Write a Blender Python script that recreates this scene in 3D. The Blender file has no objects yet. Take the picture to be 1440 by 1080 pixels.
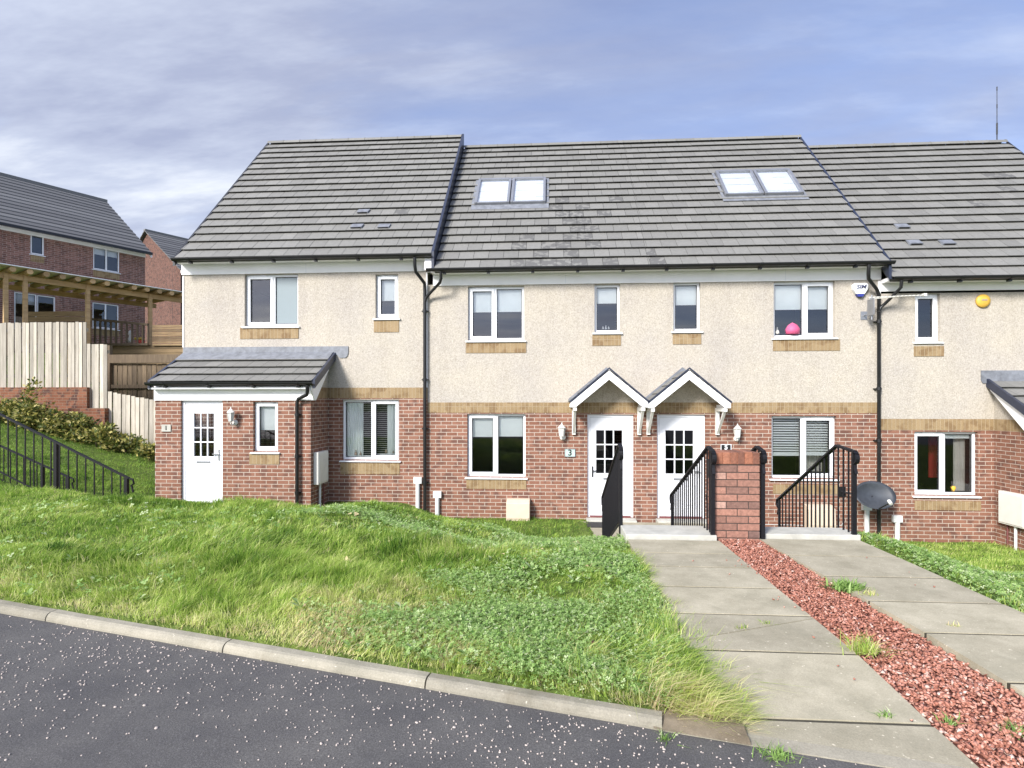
import bpy, bmesh, math, random
import numpy as np
from mathutils import Vector, Matrix
random.seed(7); rng = np.random.default_rng(7)
S = bpy.context.scene; C = S.collection
PI = math.pi
# ------------------------------------------------------------------ survey
F = 800.0; TH = math.atan(55/800); CT, ST = math.cos(TH), math.sin(TH); ZC = 1.42
def ray(px, py):
    xr = (px-720)/F; up = (567-py)/F
    return Vector((CT*xr-ST, ST*xr+CT, up))
def Q(px, py, Y):
    d = ray(px, py); t = Y/d.y
    return Vector((d.x*t, Y, ZC+d.z*t))
def G(px, py, Z):
    d = ray(px, py); t = (Z-ZC)/d.z
    return Vector((d.x*t, d.y*t, Z))
D = 11.53                       # front wall plane of the terrace
YP = 10.68                      # front plane of the porches
# ------------------------------------------------------------------ materials
M = {}
def mat(name):
    m = bpy.data.materials.new(name); m.use_nodes = True
    nt = m.node_tree; b = nt.nodes['Principled BSDF']
    M[name] = m
    return m, nt, b
def nd(nt, t, **kw):
    n = nt.nodes.new(t)
    for k, v in kw.items():
        if k in n.inputs: n.inputs[k].default_value = v
        else: setattr(n, k, v)
    return n
def L(nt, a, b): nt.links.new(a, b)
def ramp(nt, fac, stops):
    r = nt.nodes.new('ShaderNodeValToRGB'); e = r.color_ramp.elements
    while len(e) < len(stops): e.new(.5)
    for i, (p, c) in enumerate(stops):
        e[i].position = p; e[i].color = (*c, 1)
    L(nt, fac, r.inputs[0]); return r.outputs[0]
def noise(nt, vec, scale, detail=4, rough=.5, out=0):
    n = nd(nt, 'ShaderNodeTexNoise'); n.inputs['Scale'].default_value = scale
    n.inputs['Detail'].default_value = detail; n.inputs['Roughness'].default_value = rough
    L(nt, vec, n.inputs['Vector']); return n.outputs[out]
def mix(nt, fac, a, b, mode='MIX'):
    n = nt.nodes.new('ShaderNodeMix'); n.data_type = 'RGBA'; n.blend_type = mode
    for v, i in ((fac, 0), (a, 6), (b, 7)):
        if isinstance(v, (int, float)): n.inputs[i].default_value = v
        elif isinstance(v, tuple): n.inputs[i].default_value = (*v, 1)
        else: L(nt, v, n.inputs[i])
    return n.outputs[2]
def maths(nt, op, a, b=None, c=None):
    n = nt.nodes.new('ShaderNodeMath'); n.operation = op
    for i, v in enumerate((a, b, c)):
        if v is None: continue
        if isinstance(v, (int, float)): n.inputs[i].default_value = v
        else: L(nt, v, n.inputs[i])
    return n.outputs[0]
def bump(nt, b, h, strength=.5, dist=.01):
    n = nt.nodes.new('ShaderNodeBump'); n.inputs['Strength'].default_value = strength
    n.inputs['Distance'].default_value = dist
    L(nt, h, n.inputs['Height']); L(nt, n.outputs[0], b.inputs['Normal'])
def pos(nt):
    return nt.nodes.new('ShaderNodeNewGeometry').outputs['Position']
def uv(nt):
    n = nt.nodes.new('ShaderNodeUVMap'); n.uv_map = 'UVMap'; return n.outputs[0]
def attr(nt, name='v'):
    n = nt.nodes.new('ShaderNodeAttribute'); n.attribute_name = name; return n.outputs['Fac']
def plain(name, col, rough=.5, var=.08, scale=6, bmp=0, metal=0, spec=.5):
    m, nt, b = mat(name)
    p = pos(nt); n = noise(nt, p, scale, 5, .6)
    lo = tuple(x*(1-var) for x in col); hi = tuple(min(1, x*(1+var)) for x in col)
    L(nt, ramp(nt, n, [(.3, lo), (.7, hi)]), b.inputs['Base Color'])
    b.inputs['Roughness'].default_value = rough; b.inputs['Metallic'].default_value = metal
    b.inputs['Specular IOR Level'].default_value = spec
    if bmp: bump(nt, b, noise(nt, p, scale*8, 4, .6), bmp, .004)
    return m
def brick_mat(name, c1, c2, c3, mortar, bw=.225, rh=.075, off=.5, ms=.0055, stain=.35):
    m, nt, b = mat(name); u = uv(nt); p = pos(nt)
    t = nt.nodes.new('ShaderNodeTexBrick'); L(nt, u, t.inputs['Vector'])
    t.offset = off; t.inputs['Scale'].default_value = 1; t.inputs['Brick Width'].default_value = bw
    t.inputs['Row Height'].default_value = rh; t.inputs['Mortar Size'].default_value = ms
    t.inputs['Mortar Smooth'].default_value = .15; t.inputs['Bias'].default_value = 0
    t.inputs['Color1'].default_value = (*c1, 1); t.inputs['Color2'].default_value = (*c2, 1)
    t.inputs['Mortar'].default_value = (*mortar, 1)
    # second per-brick variation by snapping
    big = noise(nt, p, 1.3, 3, .5)
    col = mix(nt, maths(nt, 'MULTIPLY', ramp(nt, noise(nt, u, 5.5, 2, .4), [(.5, (0,0,0)), (.62, (1,1,1))]), maths(nt, 'SUBTRACT', 1.0, t.outputs['Fac'])), t.outputs['Color'], c3)
    fine = noise(nt, p, 90, 4, .7)
    col = mix(nt, 1.0, col, ramp(nt, fine, [(.25, (.72,.72,.72)), (.75, (1.2,1.2,1.2))]), 'MULTIPLY')
    col = mix(nt, stain, col, ramp(nt, big, [(.3, (.72,.7,.68)), (.7, (1.15,1.15,1.15))]), 'MULTIPLY')
    L(nt, col, b.inputs['Base Color']); b.inputs['Roughness'].default_value = .88
    b.inputs['Specular IOR Level'].default_value = .25
    h = maths(nt, 'ADD', maths(nt, 'MULTIPLY', maths(nt, 'SUBTRACT', 1.0, t.outputs['Fac']), 1.0), maths(nt, 'MULTIPLY', fine, .35))
    bump(nt, b, h, .6, .006)
    return m
brick_mat('brick_red', (.205,.092,.060), (.275,.135,.092), (.15,.074,.055), (.46,.385,.32), ms=.0065)
brick_mat('brick_pillar', (.30,.12,.075), (.40,.20,.145), (.23,.145,.12), (.17,.12,.10), ms=.0055)
brick_mat('brick_pillar_cap', (.40,.13,.06), (.34,.09,.05), (.44,.2,.12), (.24,.13,.10), bw=.075, rh=.235, off=0, ms=.005)
brick_mat('brick_buff', (.27,.19,.10), (.33,.24,.135), (.22,.145,.075), (.38,.30,.2), bw=.075, rh=.45, off=0, ms=.004, stain=.2)
brick_mat('brick_dark', (.21,.105,.08), (.29,.15,.12), (.15,.075,.06), (.42,.34,.30))
brick_mat('brick_shaded', (.12,.055,.042), (.165,.08,.06), (.08,.04,.032), (.2,.16,.14))  # back house brick, its shade painted in as a darker tone
brick_mat('brick_retaining', (.17,.065,.035), (.25,.105,.06), (.09,.045,.035), (.24,.17,.12), stain=.7)
def harl():
    m, nt, b = mat('harl'); p = pos(nt)
    n1 = noise(nt, p, 42, 4, .65); n2 = noise(nt, p, 1.1, 4, .6); n3 = noise(nt, p, 13, 3, .6)
    c = ramp(nt, n1, [(.30, (.34,.305,.258)), (.5, (.445,.405,.350)), (.70, (.545,.505,.445))])
    c = mix(nt, 1.0, c, ramp(nt, n3, [(.3, (.95,.95,.95)), (.7, (1.04,1.04,1.04))]), 'MULTIPLY')
    c = mix(nt, 1.0, c, ramp(nt, n2, [(.3, (.93,.93,.95)), (.7, (1.05,1.04,1.0))]), 'MULTIPLY')
    # faint rain marks running down the render
    mp = nt.nodes.new('ShaderNodeMapping'); mp.inputs['Scale'].default_value = (5, 5, .35); L(nt, p, mp.inputs['Vector'])
    c = mix(nt, 1.0, c, ramp(nt, noise(nt, mp.outputs[0], 1.0, 3, .6), [(.35, (.965,.96,.955)), (.55, (1.01,1.01,1.01))]), 'MULTIPLY')
    L(nt, c, b.inputs['Base Color']); b.inputs['Roughness'].default_value = .95; b.inputs['Specular IOR Level'].default_value = .1
    bump(nt, b, noise(nt, p, 75, 3, .6), .9, .012)
harl()
def tiles():
    m, nt, b = mat('roof_tile'); p = pos(nt); v = attr(nt)
    c = ramp(nt, v, [(0, (.165,.162,.152)), (.5, (.185,.182,.170)), (1, (.207,.203,.19))])
    c = mix(nt, 1.0, c, ramp(nt, noise(nt, p, 14, 5, .7), [(.3, (.88,.88,.87)), (.7, (1.08,1.08,1.06))]), 'MULTIPLY')
    w = attr(nt, 'wet')          # damp patches left on single tiles
    edge = ramp(nt, noise(nt, p, 9, 2, .5), [(.42, (0,0,0)), (.5, (1,1,1))])
    c = mix(nt, maths(nt, 'MULTIPLY', w, edge), c, (.115,.113,.107))
    L(nt, c, b.inputs['Base Color']); b.inputs['Roughness'].default_value = .72
    b.inputs['Specular IOR Level'].default_value = .35
    bump(nt, b, noise(nt, p, 60, 4, .6), .25, .004)
tiles()
plain('upvc', (.80,.81,.83), .3, .02)
plain('upvc_board', (.90,.89,.89), .45, .05, 1.5)
plain('white_paint', (.74,.73,.69), .45, .06, 9)
plain('black_pvc', (.012,.012,.013), .35, .2)
plain('black_metal', (.005,.005,.007), .55, .3, 30, spec=.3)
plain('verge_dark', (.022,.028,.05), .35, .2)
plain('lead', (.17,.18,.20), .55, .3, 9, .3)
plain('tile_edge', (.10,.10,.095), .8, .15)
plain('step_stone', (.43,.42,.37), .9, .15, 8, .3)
plain('meter_tan', (.58,.47,.36), .6, .06)
plain('meter_white', (.70,.68,.62), .5, .06, 5)
plain('pipe_white', (.68,.68,.66), .45, .07)
plain('grey_metal', (.30,.31,.33), .4, .1, metal=.6)
plain('dish', (.04,.045,.053), .5, .3, 5)
plain('alarm_yellow', (.66,.40,.06), .5, .15)
plain('blue_lens', (.03,.04,.25), .25, .1)
plain('door_white', (.80,.81,.84), .38, .02)
plain('text_black', (.01,.01,.01), .5)
plain('plate_green', (.42,.55,.50), .4, .1)
plain('blind', (.84,.87,.85), .8, .03)
plain('slat', (.82,.85,.83), .6, .03)
plain('curtain', (.58,.55,.50), .9, .1)
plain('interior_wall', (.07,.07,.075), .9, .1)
plain('pink', (.62,.10,.22), .6, .1)
plain('red_cloth', (.35,.02,.02), .8, .1)
plain('ornament', (.35,.28,.22), .6, .2)
plain('flower_yellow', (.8,.45,.04), .6, .2)
plain('steel', (.55,.55,.55), .3, .05, metal=1)
plain('white_rock', (.75,.74,.7), .9, .1)
plain('toy_yellow', (.5,.36,.05), .5, .1)
plain('toy_red', (.5,.05,.03), .5, .1)
plain('black_mat', (.03,.028,.026), .95, .3, 20)
plain('threshold', (.16,.05,.05), .6, .1)
plain('dead_leaf', (.10,.045,.025), .8, .4, 20)
plain('pale_leaf', (.45,.36,.19), .8, .3, 20)
plain('stem', (.10,.07,.045), .9, .2)
def wood(name, a, b_, sc=(9, 9, .9)):
    m, nt, b = mat(name); p = pos(nt); v = attr(nt)
    mp = nt.nodes.new('ShaderNodeMapping'); mp.inputs['Scale'].default_value = sc; L(nt, p, mp.inputs['Vector'])
    c = ramp(nt, noise(nt, mp.outputs[0], 2.2, 5, .65), [(.3, a), (.7, b_)])
    c = mix(nt, 1.0, c, ramp(nt, v, [(0, (.6,.6,.6)), (1, (1.2,1.19,1.17))]), 'MULTIPLY')
    L(nt, c, b.inputs['Base Color']); b.inputs['Roughness'].default_value = .85
    bump(nt, b, noise(nt, mp.outputs[0], 8, 3, .6), .3, .004)
wood('pale_boards', (.33,.295,.24), (.52,.475,.40))
wood('dark_boards', (.10,.07,.045), (.19,.14,.085))
wood('deck_boards', (.15,.10,.05), (.27,.19,.10), (.9, .9, 9))
wood('pergola_wood', (.42,.27,.13), (.66,.46,.24), (1, 1, 6))
def glass(name, refl, tint=(.96,.98,.98)):
    m, nt, b = mat(name); nt.nodes.remove(b)
    out = nt.nodes['Material Output']
    g = nt.nodes.new('ShaderNodeBsdfGlossy'); g.inputs['Roughness'].default_value = .015; g.inputs['Color'].default_value = (.95,.96,1,1)
    t = nt.nodes.new('ShaderNodeBsdfTransparent'); t.inputs['Color'].default_value = (*tint, 1)
    fr = nt.nodes.new('ShaderNodeFresnel'); fr.inputs['IOR'].default_value = 1.5
    # slight waviness of the sealed unit
    bp = nt.nodes.new('ShaderNodeBump'); bp.inputs['Strength'].default_value = .03; bp.inputs['Distance'].default_value = .01
    L(nt, noise(nt, pos(nt), 1.6, 1, .5), bp.inputs['Height']); L(nt, bp.outputs[0], g.inputs['Normal'])
    mx = nt.nodes.new('ShaderNodeMixShader')
    L(nt, maths(nt, 'ADD', maths(nt, 'MULTIPLY', fr.outputs[0], 1.6), refl), mx.inputs[0])
    L(nt, t.outputs[0], mx.inputs[1]); L(nt, g.outputs[0], mx.inputs[2]); L(nt, mx.outputs[0], out.inputs['Surface'])
glass('glass', .03); glass('glass_low', .0, (.94,.96,.95)); glass('glass_roof', .12, (.97,.98,1))
def obscured():
    m, nt, b = mat('obscured_glass')
    b.inputs['Base Color'].default_value = (.22,.265,.28,1); b.inputs['Roughness'].default_value = .25
obscured()
def foliage(name, stops, trans=.35):
    m, nt, b = mat(name); out = nt.nodes['Material Output']
    c = ramp(nt, attr(nt), stops)
    L(nt, c, b.inputs['Base Color']); b.inputs['Roughness'].default_value = .55; b.inputs['Specular IOR Level'].default_value = .35
    t = nt.nodes.new('ShaderNodeBsdfTranslucent'); L(nt, c, t.inputs['Color'])
    mx = nt.nodes.new('ShaderNodeMixShader'); mx.inputs[0].default_value = trans
    L(nt, b.outputs[0], mx.inputs[1]); L(nt, t.outputs[0], mx.inputs[2]); L(nt, mx.outputs[0], out.inputs['Surface'])
foliage('grass', [(0, (.045,.12,.018)), (.35, (.26,.42,.06)), (.62, (.52,.63,.15)), (.85, (.76,.76,.36)), (1, (.70,.58,.36))], .45)
foliage('clover', [(0, (.09,.19,.04)), (.5, (.27,.43,.11)), (.9, (.46,.60,.24)), (1, (.58,.66,.38))], .4)
foliage('shrub_leaf', [(0, (.03,.05,.012)), (.45, (.10,.13,.03)), (.75, (.42,.38,.10)), (1, (.60,.52,.22))])
foliage('dark_leaf', [(0, (.02,.035,.012)), (.6, (.06,.09,.03)), (1, (.14,.16,.07))])
def ground():
    m, nt, b = mat('soil_and_turf'); p = pos(nt)
    c = ramp(nt, noise(nt, p, 9, 6, .7), [(.3, (.05,.075,.02)), (.55, (.12,.17,.04)), (.75, (.19,.23,.07))])
    c = mix(nt, 1.0, c, ramp(nt, noise(nt, p, .7, 4, .6), [(.3, (.75,.8,.8)), (.7, (1.25,1.2,1.1))]), 'MULTIPLY')
    L(nt, c, b.inputs['Base Color']); b.inputs['Roughness'].default_value = .95; b.inputs['Specular IOR Level'].default_value = .1
    bump(nt, b, noise(nt, p, 30, 5, .7), .8, .03)
ground()
def asphalt():
    m, nt, b = mat('asphalt'); p = pos(nt)
    c = ramp(nt, noise(nt, p, 160, 3, .7), [(.3, (.062,.059,.058)), (.55, (.105,.102,.10)), (.75, (.18,.175,.17))])
    c = mix(nt, 1.0, c, ramp(nt, noise(nt, p, 1.6, 5, .65), [(.3, (.75,.75,.78)), (.7, (1.3,1.28,1.22))]), 'MULTIPLY')
    L(nt, c, b.inputs['Base Color'])
    L(nt, ramp(nt, noise(nt, p, 1.1, 3, .5), [(.3, (.5,.5,.5)), (.7, (.8,.8,.8))]), b.inputs['Roughness'])
    b.inputs['Specular IOR Level'].default_value = .25
    bump(nt, b, noise(nt, p, 230, 3, .7), .7, .004)
asphalt()
def concrete(name, lo, hi, dirt):
    m, nt, b = mat(name); p = pos(nt); v = attr(nt)
    c = ramp(nt, noise(nt, p, 3.2, 6, .68), [(.3, lo), (.7, hi)])
    c = mix(nt, 1.0, c, ramp(nt, noise(nt, p, 130, 3, .7), [(.3, (.84,.84,.83)), (.68, (1.12,1.12,1.1))]), 'MULTIPLY')
    c = mix(nt, 1.0, c, ramp(nt, v, [(0, (.88,.88,.87)), (1, (1.1,1.1,1.08))]), 'MULTIPLY')
    c = mix(nt, maths(nt, 'MULTIPLY', ramp(nt, noise(nt, p, 1.7, 5, .75), [(.52, (0,0,0)), (.7, (1,1,1))]), .55), c, dirt)
    c = mix(nt, ramp(nt, noise(nt, p, 45, 2, .5), [(.70, (0,0,0)), (.74, (.8,.8,.8))]), c, tuple(min(1,x*1.5) for x in hi))
    L(nt, c, b.inputs['Base Color']); b.inputs['Roughness'].default_value = .9; b.inputs['Specular IOR Level'].default_value = .2
    bump(nt, b, noise(nt, p, 100, 4, .7), .4, .003)
concrete('slab', (.285,.258,.19), (.43,.39,.30), (.23,.215,.155))
concrete('kerbstone', (.22,.205,.165), (.36,.33,.27), (.14,.115,.075))
concrete('dirt', (.12,.095,.065), (.24,.20,.15), (.09,.07,.045))
def gravelmat():
    m, nt, b = mat('red_chips'); v = attr(nt)
    c = ramp(nt, v, [(0, (.17,.06,.04)), (.35, (.33,.13,.085)), (.75, (.46,.21,.15)), (.95, (.54,.31,.24)), (1, (.58,.42,.35))])
    L(nt, mix(nt, 1.0, c, ramp(nt, noise(nt, pos(nt), 70, 3, .6), [(.3, (.75,.75,.75)), (.7, (1.2,1.2,1.2))]), 'MULTIPLY'), b.inputs['Base Color'])
    b.inputs['Roughness'].default_value = .85
gravelmat()
plain('gravel_bed', (.10,.03,.02), .95, .3, 40, .5)
plain('fleck_white', (.45,.385,.34), .8, .12, 60)
plain('joint_dark', (.05,.045,.03), .95, .3, 30)
# ------------------------------------------------------------------ mesh building
WO = {}
class MB:
    def __init__(s): s.v = []; s.f = []; s.a = []; s.w = []; s.sm = []
    def face(s, pts, val=.5, wet=0., smooth=False):
        i = len(s.v); s.v += [tuple(p) for p in pts]; s.f.append(tuple(range(i, i+len(pts)))); s.a.append(val); s.w.append(wet); s.sm.append(smooth)
    def add(s, vs, fs, val=.5, wet=0., smooth=False):
        i = len(s.v); s.v += [tuple(p) for p in vs]
        for f in fs: s.f.append(tuple(i+k for k in f)); s.a.append(val); s.w.append(wet); s.sm.append(smooth)
    def hexa(s, p, val=.5, wet=0.):      # p: 4 bottom (ccw from above), 4 top
        s.add(p, [(3,2,1,0),(4,5,6,7),(0,1,5,4),(1,2,6,5),(2,3,7,6),(3,0,4,7)], val, wet)
    def box(s, x0, x1, y0, y1, z0, z1, val=.5, wet=0.):
        s.hexa([(x0,y0,z0),(x1,y0,z0),(x1,y1,z0),(x0,y1,z0),(x0,y0,z1),(x1,y0,z1),(x1,y1,z1),(x0,y1,z1)], val, wet)
    def prism(s, poly, axis, a0, a1, val=.5):   # poly of 2-d points extruded along axis
        def P(u, w, t): return {'x': (t,u,w), 'y': (u,t,w), 'z': (u,w,t)}[axis]
        n = len(poly); vs = [P(*q, a0) for q in poly]+[P(*q, a1) for q in poly]
        fs = [tuple(range(n)), tuple(range(2*n-1, n-1, -1))]+[(i, i+n, (i+1) % n+n, (i+1) % n) for i in range(n)]
        s.add(vs, fs, val)
    def tube(s, pts, r, n=8, val=.5, cap=True, smooth=True):
        pts = [Vector(p) for p in pts]; rs = r if isinstance(r, (list, tuple)) else [r]*len(pts)
        rings = []; prev = None
        for i, p in enumerate(pts):
            d = (pts[min(i+1, len(pts)-1)]-pts[max(i-1, 0)]).normalized()
            a = Vector((0,0,1)) if abs(d.z) < .9 else Vector((1,0,0))
            if prev is not None: a = prev
            u = d.cross(a).normalized(); w = u.cross(d).normalized(); prev = w
            rings.append([p+(u*math.cos(2*PI*k/n)+w*math.sin(2*PI*k/n))*rs[i] for k in range(n)])
        vs = [q for R in rings for q in R]; fs = []
        for i in range(len(pts)-1):
            for k in range(n):
                fs.append((i*n+k, i*n+(k+1) % n, (i+1)*n+(k+1) % n, (i+1)*n+k))
        s.add(vs, fs, val, smooth=smooth)
        if cap:
            s.face(rings[0][::-1], val); s.face(rings[-1], val)
    def lathe(s, prof, c, n=12, val=.5, axis=None):
        c = Vector(c); vs = []; fs = []
        for r, z in prof:
            for k in range(n): vs.append(c+Vector((r*math.cos(2*PI*k/n), r*math.sin(2*PI*k/n), z)))
        for i in range(len(prof)-1):
            for k in range(n): fs.append((i*n+k, i*n+(k+1) % n, (i+1)*n+(k+1) % n, (i+1)*n+k))
        s.add(vs, fs, val, smooth=True)
    def build(s, name, m, parent=None, label=None, origin=None, bevel=0):
        me = bpy.data.meshes.new(name)
        if parent is not None: o0 = WO[parent.name]
        elif origin is not None: o0 = Vector(origin)
        else:
            a = np.array(s.v); o0 = Vector(((a[:,0].min()+a[:,0].max())/2, (a[:,1].min()+a[:,1].max())/2, a[:,2].min()))
        va = np.array(s.v, dtype=np.float64)
        me.from_pydata((va-np.array(o0)).tolist(), [], s.f)
        me.polygons.foreach_set('use_smooth', s.sm)
        me.attributes.new('v', 'FLOAT', 'FACE').data.foreach_set('value', s.a)
        if any(s.w): me.attributes.new('wet', 'FLOAT', 'FACE').data.foreach_set('value', s.w)
        ul = me.uv_layers.new(name='UVMap'); me.update()
        nl = len(me.loops); uvs = np.zeros((nl, 2)); k = 0
        for p in me.polygons:
            n = p.normal; ax, ay, az = abs(n.x), abs(n.y), abs(n.z)
            for li, vi in zip(p.loop_indices, p.vertices):
                x, y, z = s.v[vi]
                uvs[li] = (y+.11, z) if (ax >= ay and ax > az) else ((x, z) if ay >= az else (x, y))
        ul.data.foreach_set('uv', uvs.ravel())
        me.materials.append(M[m] if isinstance(m, str) else m)
        o = bpy.data.objects.new(name, me); C.objects.link(o)
        if parent is not None: o.parent = parent; WO[o.name] = o0.copy()
        else: o.location = o0; WO[o.name] = o0.copy()
        if label: o['label'] = label
        if bevel:
            bv = o.modifiers.new('bevel', 'BEVEL'); bv.width = bevel; bv.segments = 2; bv.limit_method = 'ANGLE'
        return o
def tag(o, label=None, cat=None, group=None, kind=None):
    if label: o['label'] = label
    if cat: o['category'] = cat
    if group: o['group'] = group
    if kind: o['kind'] = kind
    return o
def thing(name, label, cat, loc, group=None, rz=None):
    o = bpy.data.objects.new(name, None); C.objects.link(o); o.location = loc; o.empty_display_size = .2
    WO[o.name] = Vector(loc)
    if rz is not None: o.rotation_euler = (0, 0, rz); WO[o.name] = Vector((0, 0, 0))
    return tag(o, label, cat, group)
def text_mesh(txt, size, loc, m, parent, name='lettering', ext=.002, xscale=1., bold=0., slant=0.):
    cu = bpy.data.curves.new('t', 'FONT'); cu.body = txt; cu.size = size; cu.extrude = ext; cu.align_x = 'CENTER'; cu.align_y = 'CENTER'; cu.offset = bold; cu.shear = slant
    o = bpy.data.objects.new('t', cu); C.objects.link(o)
    dg = bpy.context.evaluated_depsgraph_get(); me = bpy.data.meshes.new_from_object(o.evaluated_get(dg))
    bpy.data.objects.remove(o)
    R = Matrix.Rotation(PI/2, 4, 'X') @ Matrix.Diagonal((xscale, 1, 1, 1))
    me.transform(Matrix.Translation(Vector(loc)-WO[parent.name]) @ R)
    me.materials.clear(); me.materials.append(M[m]); me.name = name
    q = bpy.data.objects.new(name, me); C.objects.link(q); q.parent = parent; WO[q.name] = WO[parent.name].copy()
    return q
def sstep(a, b, t):
    t = np.clip((t-a)/(b-a), 0, 1); return t*t*(3-2*t)
# ------------------------------------------------------------------ ground levels
def plat(X): return np.where(X < .8, -.033*(X-.8), -.012*(X-.8))
def kerbY(X): return 2.706-.2*X
def house_level(X):
    b = -.62+(-.30)*sstep(-3.2, -2.0, X)+(-.30)*sstep(6.0, 7.2, X)
    return b
def hgt(X, Y):
    X = np.asarray(X, float); Y = np.asarray(Y, float)
    p = np.maximum(plat(X), -.4)
    p = np.minimum(p, 1.6)
    yc = np.where(X < .82, 6.35+.75*sstep(.3, -1.6, X)+.3*sstep(-5, -8, X), 6.35)
    b = house_level(X)
    L_ = np.clip(-7.6-X, 0, 30)
    b = b+.23*np.minimum(L_, 8)+.04*np.clip(Y-11, 0, 4)*sstep(0, 1, L_)
    hill = 1.05+.75*sstep(16.9, 18.5, Y)+1.5*sstep(19.8, 20.0, Y)+.05*np.clip(Y-20, 0, 60)
    t = sstep(14.66, 14.86, Y)*sstep(-8.0, -8.7, X)
    b = b*(1-t)+np.maximum(hill, b*(1-t))*t
    s = sstep(0, 1, (Y-yc)/1.9)
    h = p*(1-s)+b*s
    # right-hand lawn slopes straight from the path down to the last house
    sr = sstep(4.2, 11.4, Y); r = p*(1-sr)+(-1.22)*sr-.045
    wr = sstep(3.25, 4.2, X); h = h*(1-wr)+r*wr
    # gentle unevenness in the turf
    un = .035*np.sin(3.1*X+.5*Y)*np.sin(2.6*Y-.8*X+1)+.03*np.sin(1.9*X+.7)*np.sin(1.3*Y+.4)+.02*np.sin(4.1*X-1.2*Y)+.012*np.sin(7.3*Y+3*X)
    lawn = sstep(0, .35, Y-kerbY(X)-.12)
    path = sstep(.70, .86, X)*sstep(3.34, 3.2, X)
    h = h+un*lawn*(1-path)*sstep(13, 9, np.abs(Y))
    h = h-.085*path-.16*(1-sstep(.065, .10, Y-kerbY(X)))*sstep(.9,.8,X)-.16*(1-sstep(-.2, -.1, Y-kerbY(X)))*sstep(.8,.9,X)-.05*np.exp(-((X-.72)/.3)**2-((Y-2.62)/.16)**2)
    h = h+.04*np.exp(-((X+.5)/.9)**2-((Y-4.9)/.7)**2)*lawn*(1-path)-.20*sstep(4.9, 6.5, Y)*sstep(-2.6, -.4, X)*sstep(.84, .7, X)*sstep(8.2, 7.0, Y)
    h = h+.10*np.exp(-((X+2.4)/1.2)**2-((Y-5.7)/.55)**2)-.05*np.exp(-((X+2.3)/1.0)**2-((Y-4.7)/.4)**2)
    h = h-.07*sstep(5.0, 6.6, Y)*sstep(-2.2, -3.4, X)*sstep(9.0, 7.6, Y)
    # weed bank beside the right-hand path overlaps its edge
    return h
def grid(xs, ys, fn):
    X, Y = np.meshgrid(xs, ys); Z = fn(X, Y)
    v = np.stack([X.ravel(), Y.ravel(), Z.ravel()], 1); nx = len(xs)
    i = np.arange(len(v)).reshape(len(ys), nx)
    f = np.stack([i[:-1,:-1].ravel(), i[:-1,1:].ravel(), i[1:,1:].ravel(), i[1:,:-1].ravel()], 1)
    return v, f
def fast_mesh(name, v, f, m, vals=None, parent=None, smooth=False, loc=(0,0,0)):
    """v: (n,3) float, f: list of int arrays of equal width, or one array"""
    fl = f if isinstance(f, list) else [f]
    me = bpy.data.meshes.new(name); me.vertices.add(len(v)); me.vertices.foreach_set('co', (np.asarray(v)-np.array(loc)).astype(np.float32).ravel())
    nl = sum(a.size for a in fl); nf = sum(len(a) for a in fl)
    me.loops.add(nl); me.loops.foreach_set('vertex_index', np.concatenate([a.ravel() for a in fl]).astype(np.int32))
    me.polygons.add(nf); st = []; k = 0
    for a in fl: st.append(k+np.arange(len(a))*a.shape[1]); k += a.size
    me.polygons.foreach_set('loop_start', np.concatenate(st).astype(np.int32))
    me.update(calc_edges=True)
    if smooth: me.polygons.foreach_set('use_smooth', np.ones(nf, dtype=bool))
    if vals is not None: me.attributes.new('v', 'FLOAT', 'FACE').data.foreach_set('value', np.asarray(vals, dtype=np.float32))
    me.materials.append(M[m]); me.validate()
    o = bpy.data.objects.new(name, me); C.objects.link(o); o.location = loc
    return o
def axis(lo, hi, nlo, nhi, step, far, growth=1.25):
    a = list(np.arange(nlo, nhi+1e-6, step)); d = step
    while a[-1] < hi: d = d*growth; a.append(a[-1]+d)
    d = step
    while a[0] > lo: d = d*growth; a.insert(0, a[0]-d)
    return np.array(a)
xs = axis(-700, 700, -13.5, 9.5, .09, 0); ys = axis(-500, 900, 1.9, 20.3, .09, 0)
v, f = grid(xs, ys, hgt)
tag(fast_mesh('ground', v, f, 'soil_and_turf', smooth=True), kind='structure')
# road: one asphalt sheet on this side of the kerb
xs = axis(-90, 60, -6, 4, .5, 0); ts = np.array([0, .02, .3, 1, 2, 4, 8, 15, 25, 40.])
v = []; nx = len(xs)
for t in ts:
    for x in xs: v.append((x, kerbY(x)+.03-t, float(np.clip(plat(np.array(x)), -.4, 1.6))-.062+(.0 if x > .8 and t < .03 else 0)))
i = np.arange(len(v)).reshape(len(ts), nx)
f = np.stack([i[:-1,:-1].ravel(), i[1:,:-1].ravel(), i[1:,1:].ravel(), i[:-1,1:].ravel()], 1)
tag(fast_mesh('road', np.array(v), f, 'asphalt', smooth=True), kind='structure')
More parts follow.
